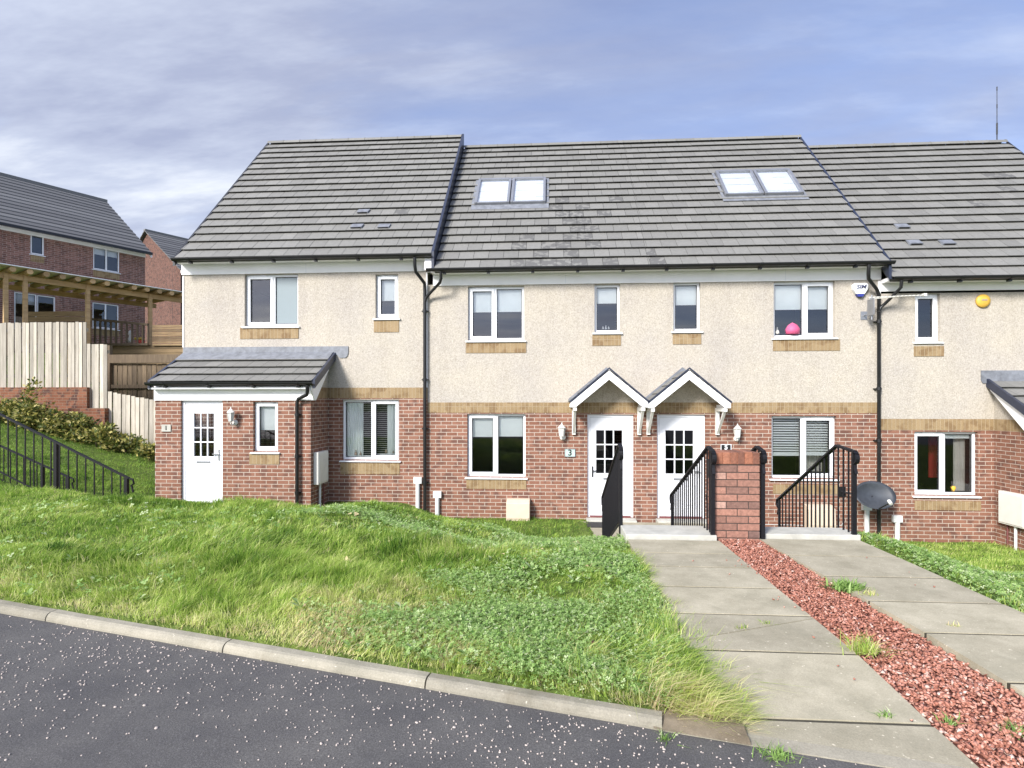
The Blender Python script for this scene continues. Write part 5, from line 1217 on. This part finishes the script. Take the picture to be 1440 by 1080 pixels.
# ------------------------------------------------------------------ grass
def patch(x, y, s=1.): return (np.sin(1.7*x*s+.9*y*s+1.3)+np.sin(2.9*y*s-1.3*x*s+.4)+np.sin(.8*x*s-2.1*y*s)+.6*np.sin(5.3*x*s+4.1*y*s))/3.6
def dens_mask_path(x, y, edge=.82): return (x < edge+.03*np.sin(9*y)+.12*np.exp(-((y-3.3)/.5)**2)*1.0) & (y > kerbY(x)+.065)
def cellhash(x, y, c, k):
    a = np.sin(np.floor(x/c)*127.1+np.floor(y/c)*311.7+k*74.7)*43758.5453; return a-np.floor(a)
def blades(x, y, h, w, vals, lean=(.35, -.25), leanr=.5, zoff=0., curl=.5, clump=True):
    n = len(x)
    if clump:      # tufts a hand wide lean and grow together
        jx, jy = x+rng.normal(0, .015, n), y+rng.normal(0, .015, n); c_ = .075+.02*np.clip(y-3, 0, 5)
        c_ = np.round(c_/.04)*.04+.01
        a1 = 2*PI*cellhash(jx, jy, c_, 1); a2 = cellhash(jx, jy, c_, 2); m1 = .55*a2
        fa = 1.6*patch(x*1.4, y*1.4)
        lx0 = lean[0]*np.cos(fa)-lean[1]*np.sin(fa)+m1*np.cos(a1); ly0 = lean[0]*np.sin(fa)+lean[1]*np.cos(fa)+m1*np.sin(a1)
        lean = (lx0, ly0); h = h*(.65+.7*cellhash(jx, jy, c_, 3)); vals = np.clip(vals+.34*(cellhash(jx, jy, c_, 4)-.5), 0, 1); leanr = leanr*.75
    z_ = 0; z = hgt(x, y)-.008+zoff
    a = rng.uniform(0, 2*PI, n); wx, wy = np.cos(a)*w/2, np.sin(a)*w/2
    fd = 1.0
    lx = lean[0]*h*(.6+.8*rng.random(n))+rng.normal(0, leanr, n)*h; ly = lean[1]*h*(.6+.8*rng.random(n))+rng.normal(0, leanr, n)*h
    ll = np.sqrt(lx**2+ly**2)/h; hz = h*np.sqrt(np.clip(1-.55*np.minimum(ll, 1.25)**2*.9, .08, 1))
    P0 = np.stack([x-wx, y-wy, z], 1); P1 = np.stack([x+wx, y+wy, z], 1)
    mx, my, mz = x+lx*.32, y+ly*.32, z+hz*.62
    P2 = np.stack([mx-wx*.8, my-wy*.8, mz], 1); P3 = np.stack([mx+wx*.8, my+wy*.8, mz], 1)
    P4 = np.stack([x+lx, y+ly, z+hz], 1)
    V = np.stack([P0, P1, P2, P3, P4], 1).reshape(-1, 3); i = np.arange(n)*5
    return V, [np.stack([i, i+1, i+3, i+2], 1), np.stack([i+2, i+3, i+4], 1)], np.concatenate([vals, vals])
def merge(parts):
    V = []; F4 = []; F3 = []; v4 = []; v3 = []; k = 0
    for P_, (a, b_), vv in parts:
        V.append(P_); F4.append(a+k); F3.append(b_+k); n = len(a); v4.append(vv[:n]); v3.append(vv[n:]); k += len(P_)
    return np.concatenate(V), [np.concatenate(F4), np.concatenate(F3)], np.concatenate(v4+v3)
def weedm(x, y):       # where clover and low weeds take over the lawn
    m = sstep(-1.15, -.2, x+.35*np.sin(2.3*y)+.25*np.sin(5*y+2*x))*sstep(7.4, 6.2, y)
    return np.clip(np.maximum(m, .9*np.exp(-((x+1.9)/.75)**2-((y-6.3)/.5)**2)), 0, 1)
def yellow(x, y):
    d = y-kerbY(x)
    return .34*np.exp(-(d/.55)**2)+.30*np.exp(-((x+.9)/.9)**2-((y-3.9)/.7)**2)+.10*patch(x, y, 1.3)
def lawn_pts(n, x0, x1, y0, y1, fy):
    x = rng.uniform(x0, x1, n); u_ = rng.random(n); y = y0+(y1-y0)*u_**fy
    return x, y
HOLLOW_SHADE = [(G(a, b_, .1).x, G(a, b_, .1).y, c_) for a, b_, c_ in ((345, 795, .28), (300, 850, .22), (255, 855, .14), (480, 820, .3), (640, 792, .35), (560, 770, .3), (380, 745, .3), (985, 850, .15))]  # lush grass spots, darkened to paint shade into the lawn hollows
parts = []
# near lawn
for (n, x0, x1, y0, y1, fy, hb, wb) in ((150000, -4.6, .95, 2.55, 4.6, 1.0, .055, .0040), (130000, -7.5, .95, 4.4, 7.6, 1.1, .055, .0064), (60000, -12.5, .85, 7.0, 12.0, 1.0, .06, .008)):
    x, y = lawn_pts(n, x0, x1, y0, y1, fy)
    ok = dens_mask_path(x, y) & ~((x > -7.85) & (y > 10.66) & (x < -4.55)) & (y < np.where(x > -7.85, 11.5, 14.3)) & (x > -1.45*y-1.5)
    wm = weedm(x, y); ok &= rng.random(n) > wm*.35
    x, y = x[ok], y[ok]; n = len(x); d = y-kerbY(x)
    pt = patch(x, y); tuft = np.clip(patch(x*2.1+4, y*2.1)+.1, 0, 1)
    for (dx_, dy_, dr_) in HOLLOW_SHADE: tuft = np.maximum(tuft, 1.5*np.exp(-((x-dx_)/dr_)**2-((y-dy_)/(dr_*.8))**2))
    h = .80*hb*(.6+.8*rng.random(n))*(1+.6*np.clip(pt, -.6, 1)+.9*tuft)*np.where(y > 8.2, .8, 1)
    h *= 1+.5*np.exp(-((x+2.2)/.9)**2-((y-4.6)/.5)**2)
    h *= 1-.45*np.exp(-(d/.18)**2)
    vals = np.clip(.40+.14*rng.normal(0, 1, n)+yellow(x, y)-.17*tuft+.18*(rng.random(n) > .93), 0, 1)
    vals = np.where(rng.random(n) > .985, .97, vals)
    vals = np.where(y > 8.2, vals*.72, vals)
    w = wb*(.7+.6*rng.random(n))
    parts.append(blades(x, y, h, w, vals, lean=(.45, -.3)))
# longer tufts sweeping over the path corner and round the mound
for (cx, cy, sx, sy, n, hh, ln) in ((.72, 2.85, .12, .16, 3800, .15, (.9, -.15)), (.55, 3.0, .25, .2, 3500, .12, (.8, -.4)), (.74, 3.4, .10, .35, 3000, .11, (.8, .0)), (.78, 4.6, .06, .7, 3500, .09, (.7, 0)), (-2.6, 4.7, .7, .3, 5000, .12, (.9, -.3)), (-3.2, 4.2, .5, .3, 3500, .12, (.9, -.5)), (-1.9, 4.1, .5, .35, 3500, .11, (.6, -.8)), (-.9, 5.2, .5, .3, 3500, .12, (.3, -.6)), (-.35, 3.15, .6, .18, 4500, .08, (.4, -.6))):
    x = rng.normal(cx, sx, n); y = rng.normal(cy, sy, n); ok = dens_mask_path(x, y, .88); x, y = x[ok], y[ok]; n = len(x)
    parts.append(blades(x, y, hh*(.6+.7*rng.random(n)), .0035*(.7+.8*rng.random(n)), np.clip(.5+.2*rng.normal(0, 1, n)+yellow(x, y), 0, 1), lean=ln, leanr=.35))
# right-hand lawn
n = 110000; x = rng.uniform(3.2, 10.4, n); y = 3.2+8.3*rng.random(n)**1.1
ok = (x > 3.24+.05*np.sin(5*y)) & (x < 1.05*y+1.6) & ~((x > 8.85) & (y > 10.6)); x, y = x[ok], y[ok]; n = len(x)
parts.append(blades(x, y, .05*(.6+.8*rng.random(n))*(1+.5*patch(x, y)), .0065*(.7+.6*rng.random(n)), np.clip(.42+.15*rng.normal(0, 1, n)+.22*sstep(5.4, 4.2, y)+.1*patch(x, y), 0, 1)))
# between the steps and under the walls
n = 9000; x = rng.uniform(-2.4, 6.3, n); y = rng.uniform(8.2, 11.5, n); ok = ~((x > .5) & (x < 3.35)) ; x, y = x[ok], y[ok]; n = len(x)
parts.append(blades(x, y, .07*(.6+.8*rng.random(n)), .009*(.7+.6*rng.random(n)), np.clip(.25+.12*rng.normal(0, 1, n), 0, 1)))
# bank on the left beyond the railings
n = 40000; x = rng.uniform(-15.5, -7.8, n); y = rng.uniform(7.4, 14.4, n); ok = (x > -1.0*y-1.5); x, y = x[ok], y[ok]; n = len(x)
parts.append(blades(x, y, .05*(.6+.8*rng.random(n)), .010*(.7+.6*rng.random(n)), np.clip(.22+.10*rng.normal(0, 1, n)+.08*patch(x, y), 0, 1)))
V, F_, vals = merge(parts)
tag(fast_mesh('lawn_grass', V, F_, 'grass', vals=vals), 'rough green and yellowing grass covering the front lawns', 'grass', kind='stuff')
# clover and broad-leaved weeds
def clover(n, xr, yr, size, mask, hz=(.02, .075)):
    x = rng.uniform(*xr, n); y = rng.uniform(*yr, n); ok = mask(x, y); x, y = x[ok], y[ok]; n = len(x)
    z = hgt(x, y)+rng.uniform(*hz, n)+.02*np.clip(patch(x*3, y*3), 0, 1); s = size*rng.uniform(.6, 1.4, n); a0 = rng.uniform(0, 2*PI, n)
    nx, ny = rng.normal(0, .35, n), rng.normal(0, .35, n)-.12
    Vs = []; vals = np.clip(.56+.28*rng.normal(0, 1, n), 0, 1)
    for k in range(3):
        a = a0+2*PI*k/3; ca, sa = np.cos(a), np.sin(a)
        def P(u, w): X = u*ca-w*sa; Y = u*sa+w*ca; return np.stack([x+X*s, y+Y*s, z-(nx*X+ny*Y)*s+.12*abs(u)*s], 1)
        Vs.append(np.stack([P(.05, 0), P(.55, -.42), P(1., -.18), P(1., .18), P(.55, .42)], 1))
    V = np.stack(Vs, 1).reshape(-1, 3); i = np.arange(n*3)*5
    return V, np.stack([i, i+1, i+2, i+3, i+4], 1), np.repeat(vals, 3)
Vc, Fc, vc = [], [], []; k0 = 0
for args in ((95000, (-2.9, .92), (2.7, 4.4), .0088, lambda x, y: dens_mask_path(x, y, .86) & (rng.random(len(x)) < weedm(x, y)*(.50+.9*patch(x*2.4, y*2.4)))),
             (95000, (-3.4, .86), (4.3, 7.2), .0115, lambda x, y: dens_mask_path(x, y) & (rng.random(len(x)) < weedm(x, y)*(.50+.9*patch(x*2.4, y*2.4)))),
             (26000, (3.15, 5.4), (3.9, 6.6), .013, lambda x, y: (x > 3.17+.06*np.sin(6*y)) & (rng.random(len(x)) < .8*sstep(5.0, 3.6, x+.3*np.sin(3*y))), (.005, .035)),
             (2500, (-6, -2.6), (3.6, 6.8), .02, lambda x, y: rng.random(len(x)) < .35+patch(x, y))):
    V, Fq, vv = clover(*args); Vc.append(V); Fc.append(Fq+k0); vc.append(vv); k0 += len(V)
def rosettes(n, mask, xr, yr):
    cx, cy = rng.uniform(*xr, n), rng.uniform(*yr, n); ok = mask(cx, cy); cx, cy = cx[ok], cy[ok]; k = 8; n = len(cx)
    x = np.repeat(cx, k); y = np.repeat(cy, k); s = np.repeat(rng.uniform(.03, .065, n), k)*rng.uniform(.6, 1.1, n*k); a = rng.uniform(0, 2*PI, n*k); ca, sa = np.cos(a), np.sin(a); z = hgt(x, y)+.025; up = rng.uniform(.2, 1.0, n*k)
    def P(u, w, h_): return np.stack([x+(u*ca-w*sa)*s, y+(u*sa+w*ca)*s, z+h_*s*up], 1)
    V = np.stack([P(.1, 0, 0), P(.55, -.22, .6), P(1., 0, .75), P(.55, .22, .6)], 1).reshape(-1, 3); i = np.arange(n*k)*4
    return V, np.stack([i, i+1, i+2, i+3], 1), np.clip(rng.normal(.72, .2, n*k), 0, 1)
V, Fq, vv = rosettes(900, lambda x, y: dens_mask_path(x, y) & (rng.random(len(x)) < .15+.85*weedm(x, y)), (-5, .8), (2.9, 7.0))
tag(fast_mesh('broad_leaved_weeds', V, Fq, 'clover', vals=vv), 'pale broad-leaved weed rosettes dotted through the lawn', 'weeds', kind='stuff')
tag(fast_mesh('clover_patch', np.concatenate(Vc), np.concatenate(Fc), 'clover', vals=np.concatenate(vc)), 'dense clover and creeping weeds spreading through the lawn by the path', 'clover', kind='stuff')
# dead leaves: brown and straw coloured
def leaves(n, pts, m, label, size):
    mb = MB()
    for (x, y, s) in pts:
        z = float(hgt(x, y))+random.uniform(.04, .075); a = random.uniform(0, 6.28); t1 = random.uniform(-.5, .5); t2 = random.uniform(-.5, .5)
        out = []
        for k in range(7):
            b_ = 2*PI*k/7; r_ = s*(1 if k % 2 else .6)*random.uniform(.7, 1.2); u_, w_ = r_*math.cos(b_), .6*r_*math.sin(b_)
            out.append((x+u_*math.cos(a)-w_*math.sin(a), y+u_*math.sin(a)+w_*math.cos(a), z+t1*u_+t2*w_+.25*abs(w_)))
        i = len(mb.v); mb.face(out)
    return tag(mb.build('fallen_leaves', m, origin=(0, 0, 0)), label, 'leaves', kind='stuff')
pts = []
for px, py, s in ((835, 893, .05), (840, 900, .045), (828, 897, .04), (783, 847, .035), (795, 892, .025), (620, 865, .03), (630, 870, .03), (310, 823, .035), (303, 826, .03), (930, 778, .02), (455, 730, .03), (500, 798, .02)):
    g_ = G(px, py, .09); pts.append((g_.x, g_.y, s))
leaves(0, pts, 'dead_leaf', 'dark curled dead leaves lying in the lawn', 0)
pts = []
for k in range(70): pts.append((random.uniform(-1.6, .75), random.uniform(3.0, 6.4), random.uniform(.008, .022)))
for px, py in ((760, 748), (768, 752), (782, 750), (812, 752), (818, 757), (808, 755), (496, 742), (484, 795), (940, 915), (1205, 772), (1212, 778)):
    g_ = G(px, py, .06); pts += [(g_.x+random.uniform(-.05, .05), g_.y+random.uniform(-.05, .05), random.uniform(.03, .055)) for _ in range(3)]
leaves(0, pts, 'pale_leaf', 'pale straw coloured leaves and seed heads in the lawn', 0)
# tufts growing from path joints and gravel
def tuft(px, py, n, h, lab, m='grass', vv=.45, broad=False, spread=.04):
    g_ = G(px, py, -.01); x = rng.normal(g_.x, spread, n); y = rng.normal(g_.y, spread*.6, n)
    nn = len(x); a = rng.uniform(0, 2*PI, nn); hh = h*(.6+.7*rng.random(nn)); V, F_, vals = blades(x, y, hh, (.014 if broad else .005)*(.6+.8*rng.random(nn)), np.clip(vv+.22*rng.normal(0, 1, nn), 0, 1), lean=(0, 0), leanr=.75, clump=False)
    V = V.reshape(-1, 5, 3); dz_ = pathz(g_.x, g_.y)-hgt(x, y); V[:, :, 2] += dz_[:, None]; V = V.reshape(-1, 3)
    tag(fast_mesh('weed_tuft', V, F_, m, vals=vals, loc=(g_.x, g_.y, float(pathz(g_.x, g_.y)))), lab, 'weed', 'weeds in the paving')
tuft(1215, 917, 190, .10, 'bushy light green grass tuft at the gravel edge of the left path', vv=.6, spread=.05)
tuft(1190, 828, 220, .07, 'spreading weed clump in the red chippings beside the right path', m='clover', broad=True, spread=.06)
tuft(1222, 837, 60, .05, 'brown tipped end of weed clump lying over the right path', vv=.8, spread=.035)
tuft(1042, 885, 26, .04, 'tiny weed on the cracked slab, left one', spread=.02)
tuft(1078, 878, 26, .035, 'tiny weed on the cracked slab, right one', spread=.015)
tuft(1245, 997, 40, .045, 'small weed in the last joint of the left path', m='clover', spread=.018)
tuft(1335, 1005, 40, .045, 'small weed where the last joint meets the chippings', m='clover', spread=.02)
tuft(1093, 1047, 120, .05, 'weeds trailing over the road edge at the foot of the left path', m='clover', spread=.035)
tuft(934, 1026, 50, .05, 'small weed beside the end of the last kerb stone', m='clover', spread=.015)
tuft(1340, 881, 30, .035, 'small brown weed in a joint of the right path', vv=.75, spread=.02)
tuft(1425, 1018, 60, .06, 'weed growing in the chippings near the right edge', m='clover', spread=.03)
# ------------------------------------------------------------------ camera, light, sky
cam = bpy.data.cameras.new('camera'); co = bpy.data.objects.new('camera', cam); C.objects.link(co)
co.location = (0, 0, ZC); co.rotation_euler = (PI/2, 0, TH); cam.sensor_width = 36; cam.lens = F/1440*36; cam.shift_y = 27/1440; cam.clip_end = 3000; cam.clip_start = .05
S.camera = co
SUN_EL, SUN_AZ = math.radians(31), math.radians(212)      # azimuth clockwise from +Y
sd = Vector((math.sin(SUN_AZ)*math.cos(SUN_EL), math.cos(SUN_AZ)*math.cos(SUN_EL), math.sin(SUN_EL)))
sl = bpy.data.lights.new('sun', 'SUN'); sl.energy = 3.5; sl.angle = math.radians(15); sl.color = (1, .965, .91)
so = bpy.data.objects.new('sun', sl); C.objects.link(so); so.rotation_euler = sd.to_track_quat('Z', 'Y').to_euler(); so.location = (0, 0, 30)
wd = bpy.data.worlds.new('World'); S.world = wd; wd.use_nodes = True; nt = wd.node_tree
bg = nt.nodes['Background']; sky = nt.nodes.new('ShaderNodeTexSky'); sky.sky_type = 'NISHITA'; sky.sun_disc = False
sky.sun_elevation = SUN_EL; sky.sun_rotation = SUN_AZ; sky.air_density = 1.; sky.dust_density = .6; sky.ozone_density = 2.
tc = nt.nodes.new('ShaderNodeTexCoord').outputs['Generated']
sp = nt.nodes.new('ShaderNodeSeparateXYZ'); L(nt, tc, sp.inputs[0])
zc_ = maths(nt, 'ADD', maths(nt, 'MAXIMUM', sp.outputs[2], 0.0), .16)
cb = nt.nodes.new('ShaderNodeCombineXYZ'); L(nt, maths(nt, 'DIVIDE', sp.outputs[0], zc_), cb.inputs[0]); L(nt, maths(nt, 'DIVIDE', sp.outputs[1], zc_), cb.inputs[1])
mp = nt.nodes.new('ShaderNodeMapping'); mp.inputs['Rotation'].default_value = (0, 0, .7); mp.inputs['Scale'].default_value = (.55, 1.5, 1); L(nt, cb.outputs[0], mp.inputs['Vector'])
n1 = nt.nodes.new('ShaderNodeTexNoise'); n1.inputs['Scale'].default_value = 1.3; n1.inputs['Detail'].default_value = 8; n1.inputs['Roughness'].default_value = .55; n1.inputs['Distortion'].default_value = .35; L(nt, mp.outputs[0], n1.inputs['Vector'])
# more cloud towards the left of the view, clearer to the right
cov = maths(nt, 'ADD', n1.outputs[0], maths(nt, 'MULTIPLY', sp.outputs[0], -.24))
fac = ramp(nt, cov, [(.28, (.42,.42,.42)), (.45, (.68,.68,.68)), (.60, (.97,.97,.97))])
n2 = nt.nodes.new('ShaderNodeTexNoise'); n2.inputs['Scale'].default_value = 2.1; n2.inputs['Detail'].default_value = 6; n2.inputs['Roughness'].default_value = .6; L(nt, mp.outputs[0], n2.inputs['Vector'])
low = maths(nt, 'SUBTRACT', 1.0, maths(nt, 'MULTIPLY', sp.outputs[2], 1.5))
cc = ramp(nt, maths(nt, 'ADD', maths(nt, 'MULTIPLY', n2.outputs[0], 1.15), maths(nt, 'MULTIPLY', maths(nt, 'SUBTRACT', low, maths(nt, 'MULTIPLY', sp.outputs[0], .36)), .30)), [(.45, (1.85,2.1,3.1)), (.66, (2.3,2.55,3.45)), (.84, (3.2,3.5,4.3)), (1, (4.6,4.85,5.3))])
# clouds brightened towards the sun behind the camera, added as soft facade fill
vm = nt.nodes.new('ShaderNodeVectorMath'); vm.operation = 'DOT_PRODUCT'; L(nt, tc, vm.inputs[0]); vm.inputs[1].default_value = tuple(sd)
glow = maths(nt, 'ADD', 1.0, maths(nt, 'MULTIPLY', maths(nt, 'POWER', maths(nt, 'MAXIMUM', vm.outputs['Value'], 0.0), 1.5), 2.1))
gm = nt.nodes.new('ShaderNodeVectorMath'); gm.operation = 'SCALE'; L(nt, cc, gm.inputs[0]); L(nt, glow, gm.inputs['Scale'])
wm_ = mix(nt, 1.0, gm.outputs[0], mix(nt, maths(nt, 'MINIMUM', maths(nt, 'MULTIPLY', maths(nt, 'SUBTRACT', glow, 1.0), .6), 1.0), (1.,1.,1.), (1.06,1.0,.93)), 'MULTIPLY')
L(nt, mix(nt, fac, mix(nt, 1.0, sky.outputs[0], (.95,1.0,1.22), 'MULTIPLY'), wm_), bg.inputs['Color']); bg.inputs['Strength'].default_value = .11
S.view_settings.view_transform = 'Standard'; S.view_settings.look = 'None'; S.view_settings.exposure = .90; S.view_settings.gamma = 1
